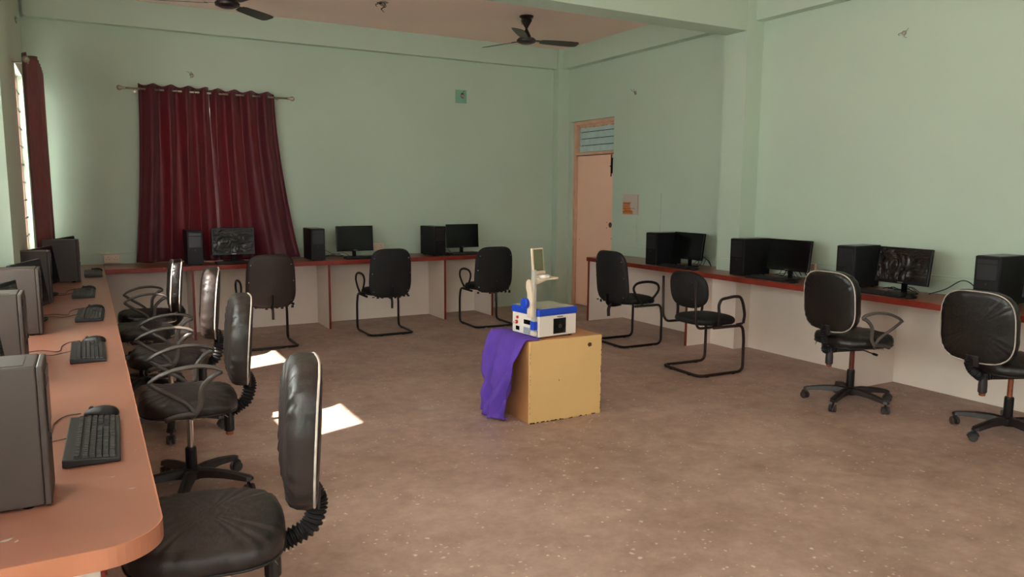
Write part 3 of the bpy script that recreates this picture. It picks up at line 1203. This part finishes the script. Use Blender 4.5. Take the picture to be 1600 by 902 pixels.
# ------------------------------------------------------------------ computers
def tower(label, x, y, z, rz, group, w=.17, d=.35, h=.34, cm=None):
    """local: front face looks -Y, origin at the middle of the base"""
    t = thing('computer_tower', label, 'computer', (x, y, z), rz, group)
    bm = new()
    box(bm, -w / 2, w / 2, -d / 2 + .015, d / 2, .008, h)
    c = obj('case', bm, cm or M_PC, t, bevel=.004)
    bm = new()
    box(bm, -w / 2 + .001, w / 2 - .001, -d / 2, -d / 2 + .0148, .006, h - .002)
    f = obj('front_panel', bm, cm or M_BLK, t, bevel=.004)
    bm = new()
    box(bm, -w / 2 + .018, w / 2 - .018, -d / 2 - .003, -d / 2 - .0002, h - .05, h - .022)
    box(bm, -w / 2 + .018, w / 2 - .018, -d / 2 - .003, -d / 2 - .0002, h * .52, h - .056)
    obj('drive_bay_cover', bm, M_PCTOP, f, bevel=.001)
    bm = new()
    lathe(bm, [(.008, 0), (.008, .004)], 12, T(0, -d / 2 - .0002, h * .44) @ RX(PI / 2))
    obj('power_button', bm, M_PCTOP, f)
    bm = new()
    for sx in (-1, 1):
        for sy in (-1, 1):
            lathe(bm, [(.012, 0), (.012, .009)], 10, T(sx * (w / 2 - .025), sy * (d / 2 - .05), 0))
    obj('case_feet', bm, M_BLKG, t)
    bm = new()
    box(bm, -w / 2 + .02, w / 2 - .02, -d / 2 + .04, d / 2 - .03, h, h + .0012)
    obj('top_cover', bm, cm or M_PCTOP, t)
    return t


def monitor(label, x, y, z, rz, group, w=.44, h=.28, tilt=.1, wrap=False):
    """local: screen looks -Y"""
    t = thing('monitor', label, 'monitor', (x, y, z), rz, group)
    zc = .075 + h / 2
    m_ = T(0, 0, zc) @ RX(-tilt)
    bm = new()
    box(bm, -w / 2, w / 2, -.012, .012, -h / 2, h / 2)
    box(bm, -w / 2 + .06, w / 2 - .06, .012, .035, -h / 2 + .04, h / 2 - .04)
    xf(bm, m_)
    b_ = obj('housing', bm, M_BLKG, t, bevel=.004)
    bm = new()
    box(bm, -w / 2 + .016, w / 2 - .016, -.0135, -.0122, -h / 2 + .026, h / 2 - .016)
    xf(bm, m_)
    obj('screen', bm, M_SCRW if wrap else M_SCR, b_, label='screen still in crinkled plastic film' if wrap else None)
    bm = new()
    box(bm, -.022, .022, -.0132, -.0122, -h / 2 + .008, -h / 2 + .014)
    xf(bm, m_)
    obj('badge', bm, M_CHROME, b_)
    bm = new()
    box(bm, -.022, .022, .018, .034, .01, .16)
    obj('stand_neck', bm, M_BLKG, t, bevel=.003)
    bm = pad(.22, .16, .012, .002, 2.6, 32)
    obj('stand_base', bm, M_BLKG, t, smooth=True, loc=(0, .01, .0085))
    return t


def keyboard(label, x, y, z, rz, group, keys='mesh', L=.43, W=.14, deep=1):
    """local: long side along X, front edge toward -Y"""
    t = thing('keyboard', label, 'keyboard', (x, y, z), rz, group)
    bm = new()
    vs_ = []
    for xx in (-L / 2, L / 2):
        vs_.append([bm.verts.new((xx, yy, zz)) for yy, zz in ((-W / 2, .001), (-W / 2, .012), (W / 2 - .02, .022), (W / 2, .024), (W / 2, .001))])
    A, B = vs_
    bm.faces.new(A[::-1])
    bm.faces.new(B)
    for i in range(5):
        j = (i + 1) % 5
        bm.faces.new((A[i], A[j], B[j], B[i]))
    bmesh.ops.recalc_face_normals(bm, faces=bm.faces)
    b_ = obj('keyboard_body', bm, M_KEYB, t, bevel=.003)
    # rows of keys
    sl = (.022 - .012) / (W - .02)
    u = L / 22.6
    rows = [[1] * 21, [1] * 13 + [1.9] + [1] * 3 + [1] * 4, [1.5] + [1] * 12 + [1.4] + [1] * 3 + [1] * 4, [1.8] + [1] * 11 + [2.1] + [0, 0, 0] + [1] * 4, [2.3] + [1] * 10 + [2.6] + [0, 1, 0] + [1] * 4, [1.4, 1.2, 1.2, 5.9, 1.2, 1.2, 1.4, 1.4, 1, 1, 1, 2, 1, 1]]
    kr = W * .118
    first = None
    for ri, row in enumerate(rows):
        tot = sum(q if q else 1 for q in row)
        sc = (L - .022) / tot
        xx = -L / 2 + .011
        yy = W / 2 - .026 - kr * (ri + 1) - (0 if ri == 0 else .004)
        rb = new() if keys == 'mesh' else None
        for q in row:
            ww = (q or 1) * sc
            if q:
                zc = .012 + sl * (yy + kr / 2 + W / 2)
                if keys == 'mesh':
                    box(rb, xx + .001, xx + ww - .001, yy + .001, yy + kr - .001, zc, zc + .006)
                else:
                    kb = new()
                    a_ = .0012
                    lo = [kb.verts.new(p) for p in ((xx + a_, yy + a_, zc), (xx + ww - a_, yy + a_, zc), (xx + ww - a_, yy + kr - a_, zc), (xx + a_, yy + kr - a_, zc))]
                    hi = [kb.verts.new(p) for p in ((xx + .003, yy + .003, zc + .007), (xx + ww - .003, yy + .003, zc + .007), (xx + ww - .003, yy + kr - .002, zc + .0075), (xx + .003, yy + kr - .002, zc + .0075))]
                    kb.faces.new(hi)
                    for i in range(4):
                        j = (i + 1) % 4
                        kb.faces.new((lo[i], lo[j], hi[j], hi[i]))
                    obj('key', kb, M_KEY, b_)
            xx += ww
        if keys == 'mesh':
            obj('key_row', rb, M_KEY, b_)
    return t


def mouse(label, x, y, z, rz, group):
    t = thing('computer_mouse', label, 'mouse', (x, y, z), rz, group)
    bm = new()
    bmesh.ops.create_uvsphere(bm, u_segments=20, v_segments=12, radius=1)
    for v in bm.verts:
        k = v.co
        zz = max(k.z, -.15)
        v.co = Vector((k.x * .030 * (1 - .12 * k.y), k.y * .055, (zz + .15) * .028 * (1 - .15 * k.y)))
    obj('mouse_body', bm, M_BLK, t, smooth=True)
    bm = new()
    lathe(bm, [(.006, -.003), (.008, -.002), (.008, .002), (.006, .003)], 12, T(0, .030, .024) @ RY(PI / 2))
    obj('scroll_wheel', bm, M_WHEEL, t)
    return t


def cable(label, pts, r=.0028, m_=None, group=None):
    bm = new()
    tube(bm, smooth_path(pts, 8), r, 6)
    o = obj('cable', bm, m_ or M_CABLE, smooth=True)
    tag(o, label, 'cable', group)
    return o


ZD = .7503
ordn = ['nearest', 'second', 'third', 'fourth', 'farthest']
# left desk stations: front of everything looks +X  (rz = +90 deg)
GT, GM, GK, GMo = 'computer towers on the left desk', 'monitors on the left desk', 'keyboards on the left desk', 'mice on the left desk'
LT = [(-.109, 2.095, .35, .342), (-.232, 3.43, .35, .355), (-.232, 4.60, .35, .345), (-.228, 5.85, .205, .345), (-.073, 7.09, .25, .345)]
for i, (xf0, yc, d, h) in enumerate(LT):
    dd = d
    place = ['cut by the left edge of the photo', 'mostly hidden behind the first tower', 'right behind the second', 'beside the wall column', 'next to the faded red curtain'][i]
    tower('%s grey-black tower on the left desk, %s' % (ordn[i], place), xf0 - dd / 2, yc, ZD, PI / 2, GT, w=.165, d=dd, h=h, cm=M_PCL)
LM = [(-.33, 2.72), (-.345, 3.80), (-.305, 4.98), (-.285, 6.18), (-.16, 7.47)]
for i, (mx, my) in enumerate(LM):
    monitor('slanted monitor standing behind the %s tower of the left desk' % ordn[i], mx, my, ZD, PI / 2 - .28, GM, tilt=.14, w=.42, h=.27, wrap=(i in (0, 1)))
LK = [(-.02, 2.50, .44), (-.03, 3.90, .43), (-.015, 5.07, .43), (-.05, 6.16, .43), (.02, 7.62, .43)]
for i, (kx, ky, L_) in enumerate(LK):
    keyboard('black keyboard on the left desk, %s from the camera' % ordn[i].replace('farthest', 'fifth and farthest'), kx, ky, ZD, PI / 2 + (-.03, .0, -.04, -.02, 0)[i], GK, keys='single' if i < 2 else 'mesh', L=L_)
for i, (kx, ky, L_) in enumerate(LK):
    mouse('black mouse just beyond the %s keyboard of the left desk' % ordn[i], kx + .025, ky + L_ / 2 + .075, ZD, PI / 2 - .3, GMo)
for i, (kx, ky, L_) in enumerate(LK[:4]):
    cable('thin mouse cable behind the %s keyboard of the left desk' % ordn[i], [(kx - .035, ky + L_ / 2 + .08, ZD + .012), (kx - .08, ky + L_ / 2 + .10, ZD + .004), (kx - .11, ky + L_ / 2 + .02, ZD + .003), (kx - .12, ky + .10, ZD + .003), (kx - .19, ky + .16, ZD + .003), (kx - .26, ky + .14, ZD + .003)], .002, M_CABLEB, 'mouse cables on the left desk')
    cable('keyboard cable looping out behind the %s keyboard of the left desk' % ordn[i], [(kx - .072, ky + .03, ZD + .012), (kx - .11, ky + .045, ZD + .003), (kx - .15, ky + .02, ZD + .003), (kx - .20, ky + .07, ZD + .003), (kx - .28, ky + .05, ZD + .003)], .002, M_CABLEB, 'keyboard cables on the left desk')

# back desk stations
GT, GM, GK, GMo = 'computer towers on the back desk', 'monitors on the back desk', 'keyboards on the back desk', 'mice on the back desk'
nm = ['left', 'middle', 'right']
BT = [(.925, 8.27, 0), (2.16, 8.27, 0), (3.575, 8.27, .12)]
for i, (x, y, rz) in enumerate(BT):
    tower('black tower at the %s of the back desk, %s' % (nm[i], ['in front of the maroon curtain', 'just right of the curtain', 'third from the left'][i]), x, y, ZD, rz, GT, w=.15, d=.34, h=.345)
BM = [(1.325, 8.33, 0), (2.63, 8.31, .02), (3.98, 8.31, .0)]
for i, (x, y, rz) in enumerate(BM):
    monitor(['monitor with plastic film on its screen in front of the maroon curtain', 'black monitor in the middle of the back desk', 'black monitor at the right end of the back desk'][i], x, y, ZD, rz, GM, w=.43, h=.285, tilt=.07, wrap=i == 0)
for i, (x, y) in enumerate(((1.33, 8.13), (2.68, 8.14), (3.97, 8.14))):
    keyboard('black keyboard in front of the %s monitor of the back desk' % nm[i], x, y, ZD, 0, GK)
    mouse('black mouse right of the %s keyboard on the back desk' % nm[i], x + .27 if i < 2 else x - .265, y, ZD, 0, GMo)

# right desk stations: front looks -X (rz = -90 deg)
GT, GM, GK, GMo = 'computer towers on the right desk', 'monitors on the right desk', 'keyboards on the right desk', 'mice on the right desk'
rn = ['far', 'second from far', 'second from near', 'nearest']
RT = [(5.115, 6.13), (5.17, 4.985), (5.27, 3.93), (5.27, 2.83)]
for i, (xf0, y) in enumerate(RT):
    d = .345
    tower('black tower on the right desk, %s' % ['farthest, beside the paper notice', 'second, in front of the wall column', 'third from the far end', 'nearest, above the chair cut by the frame'][i], xf0 + d / 2, y, ZD, -PI / 2 + (.0, .0, .06, .0)[i], GT, w=.165, d=d, h=.34)
RM = [(5.36, 5.83, 0), (5.37, 4.56, .06), (5.37, 3.49, -.02)]
for i, (x, y, rz) in enumerate(RM):
    monitor(['black monitor at the far end of the right desk', 'black monitor just before the wall column on the right desk', 'black monitor with glossy film streaks nearest the camera on the right desk'][i], x, y, ZD, -PI / 2 + rz, GM, w=.435, h=.275, tilt=.14, wrap=i == 2)
RM4 = monitor('monitor at the right edge of the photo, mostly outside the frame', 5.37, 2.42, ZD, -PI / 2, GM, w=.435, h=.275, tilt=.14)
for i, (x, y) in enumerate(((5.18, 5.80), (5.20, 4.62), (5.19, 3.56))):
    keyboard('black keyboard before the %s monitor of the right desk' % ['far', 'middle', 'near'][i], x, y, ZD, -PI / 2, GK)
    mouse('black mouse beside the %s keyboard of the right desk' % ['far', 'middle', 'near'][i], x, y - .265, ZD, -PI / 2, GMo)


# loose cables behind the screens
def tangle(prefix, n, cx, cy, along, depth, group, z0=.7535):
    rnd = random.Random(int(cx * 100 + cy * 10))
    for k in range(n):
        pts = []
        L_ = rnd.uniform(.22, .38)
        o = rnd.uniform(-.05, .05)
        hgt = rnd.uniform(.02, .13)
        for q in range(6):
            u = q / 5
            a = -L_ / 2 + L_ * u + o
            b = rnd.uniform(-depth, depth)
            z = z0 + hgt * (math.sin(PI * u) if rnd.random() < .6 else .1) * rnd.uniform(.3, 1)
            pts.append((cx + b, cy + a, z) if along == 'y' else (cx + a, cy + b, z))
        cable(prefix + ', ' + ['uppermost loop', 'second loop', 'lowest loop', 'stray loop'][k], pts, .0028, M_CABLE, group)


tangle('black cable tangled behind the monitor by the wall column', 4, 5.53, 4.70, 'y', .02, 'cables behind the second right desk monitor')
tangle('black cable tangled behind the film-streaked monitor', 4, 5.53, 3.62, 'y', .02, 'cables behind the third right desk monitor')
tangle('black cable tangled behind the far right monitor', 3, 5.55, 5.80, 'y', .015, 'cables behind the far right desk monitor')
tangle('black cable tangled behind the middle back monitor', 4, 2.42, 8.52, 'x', .015, 'cables behind the middle back desk monitor')
tangle('black cable tangled behind the rightmost back monitor', 3, 3.80, 8.52, 'x', .015, 'cables behind the right back desk monitor')
cable('single black cable arching against the right wall between monitor and nearest tower', [(5.50, 3.36, .755), (5.56, 3.27, .80), (5.60, 3.18, .87), (5.60, 3.10, .85), (5.56, 3.02, .775), (5.50, 2.98, .755)], .004)


# ------------------------------------------------------------------ sockets
def socket(label, loc, rz, w, h, plugs=()):
    t = thing('wall_socket', label, 'socket', loc, rz, 'white wall sockets')
    obj('socket_box', box(new(), -w / 2, w / 2, -.035, -.001, 0, h), M_CREAM, t, bevel=.004)
    bm = new()
    n = 2
    for i in range(n):
        cx = -w / 4 + i * w / 2
        for dx, dz in ((0, .018), (-.012, -.006), (.012, -.006)):
            lathe(bm, [(.0035, 0), (.0035, .001)], 8, T(cx + dx, -.0351, h / 2 + dz) @ RX(PI / 2))
    obj('socket_holes', bm, M_CABLEB, t)
    for px in plugs:
        bm = new()
        lathe(bm, [(.020, 0), (.022, .012), (.016, .030), (.007, .036)], 12, T(px, -.036, h / 2) @ RX(PI / 2))
        tube(bm, smooth_path([(px, -.07, h / 2), (px, -.085, h / 2 - .02), (px + .005, -.075, h / 2 - .05), (px + .01, -.06, -.028)], 5), .004, 6)
        obj('plug', bm, M_BLK, t, smooth=True)
    return t


socket('white double socket on the back wall left of the maroon curtains', (.195, YB - .0145, .762), 0, .145, .085)
socket('socket with black plugs on the right wall beside the second monitor', (XR - .0145, 4.56, .80), -PI / 2, .19, .085, (-.03, .03))
socket('socket on the right wall at the right edge of the photo', (XR - .0145, 2.60, .80), -PI / 2, .17, .085, (.0,))
socket('socket on the back wall beside the middle monitor', (3.0, YB - .0145, .80), 0, .15, .085)


# ------------------------------------------------------------------ paper notice
def notice():
    t = thing('paper_notice', 'grey-pink paper notice with orange printed block beside the door', 'notice', (XR - .001, 7.145, 1.24), -PI / 2)
    obj('paper_sheet', box(new(), -.155, .155, -.002, 0, 0, .245), M_PAPER, t)
    bm = new()
    for x0, x1, z0, z1 in ((-.15, -.01, .10, .145), (-.15, -.005, .055, .095), (-.15, .04, .01, .05)):
        box(bm, x0, x1, -.003, -.0021, z0, z1)
    obj('orange_print', bm, M_ORANGE, t)
    bm = new()
    for x0, x1, z in ((-.14, -.02, .128), (-.15, -.03, .098), (-.15, .075, .074), (-.12, .03, .050), (-.15, .02, .034), (-.14, .01, .142)):
        box(bm, x0, x1, -.0036, -.003, z, z + .005)
    obj('printed_lines', bm, M_INK, t)
    obj('sheet_border', box(new(), .128, .131, -.0028, -.0021, .02, .235), M_INK, t)


notice()


# ------------------------------------------------------------------ wire stubs on walls and ceiling
def wire_stub(label, loc, rot, seed, plate=True, sc=1.0, n=4, green=False):
    t = thing('wire_outlet', label, 'wire outlet', loc, 0, 'bare wire outlets on walls and ceiling')
    t.rotation_euler = rot
    rnd = random.Random(seed)
    if green:
        obj('painted_patch', box(new(), -.09, .06, -.003, 0, -.09, .07), mat('fresh_mint_patch', srgb(128, 178, 150), .6), t)
    if plate:
        bm = new()
        lathe(bm, [(.028 * sc, 0.0005), (.028 * sc, .006), (.02 * sc, .008)], 14, RX(PI / 2))
        obj('round_plate', bm, M_LINING, t)
    bm = new()
    for k in range(n):
        p = [Vector((rnd.uniform(-.01, .01), -.004, rnd.uniform(-.01, .01)))]
        for q in range(3):
            p.append(p[-1] + Vector((rnd.uniform(-.03, .03), rnd.uniform(-.02, -.002), rnd.uniform(-.03, .03))) * sc)
        tube(bm, smooth_path(p, 4), .0022 * sc, 5)
    obj('bare_wires', bm, M_TUBER, t)


wire_stub('bare wire ends on the back wall above the maroon curtains', (1.033, YB, 2.68), (0, 0, 0), 1, sc=.7)
wire_stub('bare wire ends with a greener paint patch on the back wall', (4.135, YB, 2.68), (0, 0, 0), 2, green=True)
wire_stub('bare wire ends on the right wall above the notice', (XR, 7.114, 2.656), (0, 0, -PI / 2), 3, sc=.8)
wire_stub('bare wire ends on the right wall near the camera side of the column', (XR, 3.80, 2.75), (0, 0, -PI / 2), 5, sc=.65, n=3)
wire_stub('wires dangling from the ceiling between the two fans', (2.668, 7.34, ZC), (PI / 2, 0, 0), 8, sc=1.6, n=6)
wire_stub('wire nail high on the left wall above the faded curtain', (XL1, 7.9, 2.95), (0, 0, PI / 2), 9, plate=False, sc=.5)


# ------------------------------------------------------------------ ceiling fans
def ceiling_fan(label, x, y, angs, group, zh=3.10):
    t = thing('ceiling_fan', label, 'ceiling fan', (x, y, ZC), 0, group)
    dz = zh - ZC
    bm = new()
    lathe(bm, [(.075, -.0005), (.075, -.012), (.05, -.03), (.03, -.035)], 20)
    obj('ceiling_plate', bm, M_FAN, t)
    bm = new()
    lathe(bm, [(.055, -.035), (.058, -.05), (.012, -.128), (.012, -.135)], 20)
    obj('upper_canopy', bm, M_FAN, t, smooth=False)
    bm = new()
    lathe(bm, [(.010, -.13), (.010, dz + .02)], 10)
    obj('down_rod', bm, M_FAN, t)
    bm = new()
    lathe(bm, [(.012, -.133), (.045, -.20), (.048, -.215), (.02, -.22)], 20)
    obj('lower_canopy', bm, M_FAN, t)
    bm = new()
    lathe(bm, [(.03, dz + .03), (.085, dz + .02), (.105, dz), (.10, dz - .018), (.06, dz - .035), (.01, dz - .04)], 24)
    obj('motor_housing', bm, M_FAN, t, smooth=False)
    bm = new()
    tube(bm, smooth_path([(-.05, -.02, -.04), (0, -.05, -.045), (.06, -.03, -.03), (.07, .0, -.012)], 5), .003, 5)
    tube(bm, smooth_path([(-.05, -.02, -.04), (-.075, -.02, -.07), (-.07, -.03, -.10), (-.06, -.02, -.08)], 5), .003, 5)
    obj('feed_wire', bm, M_LINING, t)
    for a in angs:
        m_ = RZ(a) @ RX(math.radians(-12))
        bm = new()
        rings = []
        for s, hw in ((.16, .040), (.20, .052), (.35, .062), (.50, .066), (.575, .062), (.60, .035)):
            rings.append([bm.verts.new(m_ @ Vector((s, yv, zv))) for yv, zv in ((-hw, -.002), (hw, -.002), (hw, .002), (-hw, .002))])
        for A, B in zip(rings, rings[1:]):
            for j in range(4):
                bm.faces.new((A[j], A[(j + 1) % 4], B[(j + 1) % 4], B[j]))
        bm.faces.new(rings[0])
        bm.faces.new(rings[-1][::-1])
        bmesh.ops.recalc_face_normals(bm, faces=bm.faces)
        b_ = obj('blade', bm, M_FANB, t, loc=(0, 0, dz - .003))
        bm = new()
        box(bm, .085, .19, -.018, .018, .003, .007, mtx=m_)
        obj('blade_iron', bm, M_FAN, b_)
    return t


def ang(dx, dy):
    return math.atan2(dy, dx)


a1 = ang(3.985 - 4.169, 7.613 - 7.129)
ceiling_fan('dark three-bladed ceiling fan near the far right corner', 4.172, 7.129, (a1, a1 + 2 * PI / 3, a1 + 4 * PI / 3), 'ceiling fans')
a2 = ang(.716 - 1.158, 7.229 - 7.092)
ceiling_fan('dark ceiling fan cut by the top edge of the photo, above the maroon curtains', 1.16, 7.10, (a2, a2 + 2 * PI / 3, a2 + 4 * PI / 3), 'ceiling fans')


# ------------------------------------------------------------------ storage box, cloth and projector in the middle
def plinth():
    t = thing('wooden_box', 'cream-yellow laminated box standing in the middle of the floor', 'box', (2.427, 4.067, 0), 0)
    W, D, H = .565, .50, .545
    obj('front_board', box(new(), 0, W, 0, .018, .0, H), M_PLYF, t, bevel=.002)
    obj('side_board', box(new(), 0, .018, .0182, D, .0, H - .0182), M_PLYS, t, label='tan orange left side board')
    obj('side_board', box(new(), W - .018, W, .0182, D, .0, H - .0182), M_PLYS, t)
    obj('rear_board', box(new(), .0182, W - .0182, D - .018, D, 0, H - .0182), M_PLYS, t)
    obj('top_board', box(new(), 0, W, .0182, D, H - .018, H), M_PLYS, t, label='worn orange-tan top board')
    rnd = random.Random(3)

    def chip(m_, l, w_):
        bm = new()
        vs_ = [bm.verts.new(m_ @ Vector((l * math.cos(a) * rnd.uniform(.6, 1), w_ * math.sin(a) * rnd.uniform(.6, 1), .0006))) for a in [2 * PI * k / 10 for k in range(10)]]
        bm.faces.new(vs_)
        obj('chipped_patch', bm, M_CHIP, t)
    mf = T(0, -.0002, 0) @ RX(PI / 2)
    for k in range(22):
        chip(mf @ T(rnd.uniform(.01, W - .01), rnd.uniform(.001, .006), 0), rnd.uniform(.006, .02), .005)
    for k in range(14):
        chip(mf @ T(.002, rnd.uniform(.02, H - .02), 0), .0015, rnd.uniform(.005, .016))
        chip(mf @ T(W - .0035, rnd.uniform(.02, H - .02), 0), .003, rnd.uniform(.005, .02))
    chip(mf @ T(.465, .487, 0), .022, .018)
    chip(mf @ T(.225, .27, 0), .003, .008)
    return t


plinth()


def drape():
    bm = new()
    nu, nv = 60, 70
    # path of the cloth: from on top of the box, over its left edge, down to the floor
    top_z = .5475
    grid = []
    for j in range(nv + 1):
        v = j / nv
        row = []
        for i in range(nu + 1):
            u = i / nu           # 0 = near side, 1 = far side
            s = v * .80          # arc length
            topl = .075 + .03 * math.sin(2.5 * u + .3)
            if s < topl:
                x = 2.427 + (topl - s)
                z = top_z + .001 + .005 * abs(math.sin(9 * u + 14 * s)) * (.5 + u * .5)
                off = 0
            else:
                q = s - topl
                out = .012 + .18 * (1 - math.exp(-q * 1.9)) * (.35 + .65 * math.sin(PI * min(1, .25 + u * .62)))
                x = 2.427 - out
                z = top_z - q * .80 * (1 - .02 * u)
                off = q
            # near edge sweeps away to the rear as it falls and back again
            y0 = 4.085 + .02 * math.sin(8 * v) + max(0, off - .12) * .16 if s >= topl else 4.085 + .02 * math.sin(8 * v)
            y1 = 4.56 + .02 * math.sin(6 * v) - off * .10
            y = y0 + (y1 - y0) * u
            fold = .024 * math.sin(2 * PI * (2.3 * u + .75 * v)) + .014 * math.sin(2 * PI * (4.3 * u - 1.4 * v) + 1) + .006 * math.sin(31 * u + 23 * v)
            if off > 0:
                k = min(1, off * 6)
                x -= (fold + .034) * k
                zmin = .012 + .02 * u + .012 * math.sin(11 * u)
                if z < zmin:
                    x += (zmin - z) * .7
                    z = zmin + (zmin - z) * .12
            row.append(bm.verts.new((x, y, z)))
        grid.append(row)
    for A, B in zip(grid, grid[1:]):
        for i in range(nu):
            bm.faces.new((A[i], A[i + 1], B[i + 1], B[i]))
    o = obj('dust_cover', bm, M_PURPLE, smooth=True)
    s = o.modifiers.new('solid', 'SOLIDIFY')
    s.thickness = .004
    s.offset = 1
    tag(o, 'crumpled purple cloth dust cover hanging over the left side of the wooden box', 'cloth')


drape()


def projector():
    t = thing('overhead_projector', 'off-white and blue overhead projector standing on the wooden box', 'projector', (2.52, 4.112, .5455), math.radians(6))
    W, D = .315, .30
    zb = .012
    bm = new()
    box(bm, 0, W, 0, D, zb, .150)
    b_ = obj('body', bm, M_OHP, t, bevel=.006)
    bm = new()
    box(bm, -.006, W + .006, -.006, D + .006, .1502, .197)
    lid = obj('stage_frame', bm, M_BLUE, t, bevel=.008, label='blue upper frame')
    bm = new()
    box(bm, .03, W - .02, .02, D - .02, .1972, .2005)
    obj('stage_glass', bm, M_FRES, lid)
    obj('stage_rim', xf(box(new(), .022, W - .012, .012, D - .012, .1971, .1985), T(0, 0, 0)), M_CREAM, lid)
    bm = new()
    for x in (.03, W - .03):
        for y in (.03, D - .03):
            lathe(bm, [(.012, 0), (.012, .0118)], 10, T(x, y, 0))
    obj('rubber_foot', bm, M_BLK, t)
    # fan grille on the front right
    f = obj('fan_grille', box(new(), .118, .222, -.006, -.0002, .026, .128), M_BLK, b_, bevel=.002)
    bm = new()
    for rr in (.042, .030, .018):
        tube(bm, [(.17 + rr * math.cos(a), -.008, .077 + rr * math.sin(a)) for a in [2 * PI * k / 20 for k in range(20)]], .0016, 5, closed=True)
    for k in range(6):
        a = k * PI / 3
        tube(bm, [(.17, -.008, .077), (.17 + .044 * math.cos(a), -.008, .077 + .044 * math.sin(a))], .0013, 5)
    obj('fan_ring', bm, M_BLKG, f)
    bm = new()
    lathe(bm, [(.014, 0), (.014, .005)], 14, T(.17, -.0065, .077) @ RX(PI / 2))
    obj('fan_hub', bm, M_WHEEL, f)
    obj('nameplate', box(new(), .15, .20, -.0012, -.0002, .135, .141), M_ARM, b_)
    # left side details (x = 0 face)
    L = lambda y0, y1, z0, z1, d=.003: box(new(), -d, -.0002, y0, y1, z0, z1)
    obj('slot', L(.085, .165, .083, .113), M_BLKG, b_)
    obj('power_inlet', L(.215, .255, .03, .058, .004), M_BLKG, b_, bevel=.003)
    obj('rating_label', L(.08, .17, .018, .062, .0012), M_GREYL, b_)
    obj('rating_label', L(.012, .055, .012, .058, .0012), M_GREYL, b_)
    bm = new()
    lathe(bm, [(.010, 0), (.010, .008), (.006, .010)], 12, T(-.0002, .235, .118) @ RY(-PI / 2))
    obj('indicator_lamp', bm, M_RED, b_)
    bm = new()
    lathe(bm, [(.013, 0), (.013, .010), (.009, .014)], 12, T(-.0002, .245, .085) @ RY(-PI / 2))
    k_ = obj('switch', bm, M_RED, b_)
    bm = new()
    lathe(bm, [(.006, .014), (.007, .035), (.004, .038)], 10, T(-.0002, .245, .085) @ RY(-PI / 2))
    obj('switch_tip', bm, M_CREAM, k_)
    # mast at the near left corner
    mx, my = -.018, .035
    bm = new()
    box(bm, mx - .010, mx + .010, my - .016, my + .016, .035, .455)
    obj('mast', bm, M_GREYL if False else mat('mast_aluminium', srgb(196, 190, 180), .35, metal=.3), t, bevel=.003)
    bm = new()
    box(bm, mx - .014, mx + .016, my - .022, my + .022, .060, .118)
    obj('mast_clamp', bm, M_BLUE, t, bevel=.004)
    bm = new()
    box(bm, mx - .013, mx + .013, my - .02, my + .02, .022, .05)
    obj('mast_shoe', bm, M_OHP, t, bevel=.003)
    # focus head: cream bracket behind the mast
    bm = new()
    pr = [(-.02, .145), (.035, .145), (.035, .24), (.034, .30), (.050, .335), (.048, .375), (.030, .392), (.010, .385), (-.004, .345), (-.014, .31), (-.02, .26)]
    a_, c_ = mx - .030, mx - .0105
    lo = [bm.verts.new((a_, my + y, z)) for y, z in pr]
    hi = [bm.verts.new((c_, my + y, z)) for y, z in pr]
    bm.faces.new(lo)
    bm.faces.new(hi[::-1])
    for i in range(len(pr)):
        j = (i + 1) % len(pr)
        bm.faces.new((lo[i], hi[i], hi[j], lo[j]))
    bmesh.ops.recalc_face_normals(bm, faces=bm.faces)
    fb = obj('focus_bracket', bm, M_CREAM, t, bevel=.004)
    bm = new()
    lathe(bm, [(.034, 0), (.036, .004), (.036, .022), (.030, .027)], 24, T(a_ - .0002, my + .038, .236) @ RY(-PI / 2))
    obj('focus_knob', bm, M_BLUE, fb)
    # arm and head
    bm = new()
    box(bm, mx + .0102, mx + .175, my - .035, my + .045, .388, .400)
    for s in range(1):
        lo = [bm.verts.new(p) for p in ((mx + .0102, my - .01, .355), (mx + .0102, my + .02, .355), (mx + .11, my + .02, .3878), (mx + .11, my - .01, .3878), (mx + .0102, my - .01, .3878), (mx + .0102, my + .02, .3878))]
        bm.faces.new((lo[0], lo[1], lo[5], lo[4]))
        bm.faces.new((lo[0], lo[3], lo[2], lo[1]))
        bm.faces.new((lo[0], lo[4], lo[3]))
        bm.faces.new((lo[1], lo[2], lo[5]))
        bm.faces.new((lo[4], lo[5], lo[2], lo[3]))
    hd = obj('head_arm', bm, M_CREAM, t, bevel=.002)
    bm = new()
    lathe(bm, [(.040, .4002), (.045, .406), (.045, .414), (.036, .422)], 24, T(mx + .075, my, 0))
    obj('lens', bm, M_WHITE, hd)
    bm = new()
    m_ = T(mx + .062, my + .03, .427) @ RZ(.15) @ RX(-.10)
    box(bm, -.055, .055, 0, .010, 0, .165, mtx=m_)
    mr = obj('mirror_housing', bm, M_CREAM, t, bevel=.004)
    bm = new()
    box(bm, -.040, .046, -.0016, -.0002, .016, .157, mtx=m_)
    obj('mirror', bm, M_MIRROR, mr)
    bm = new()
    box(bm, -.045, .05, -.012, -.002, -.004, .014, mtx=m_)
    obj('mirror_hinge', bm, M_CREAM, mr, bevel=.002)


projector()
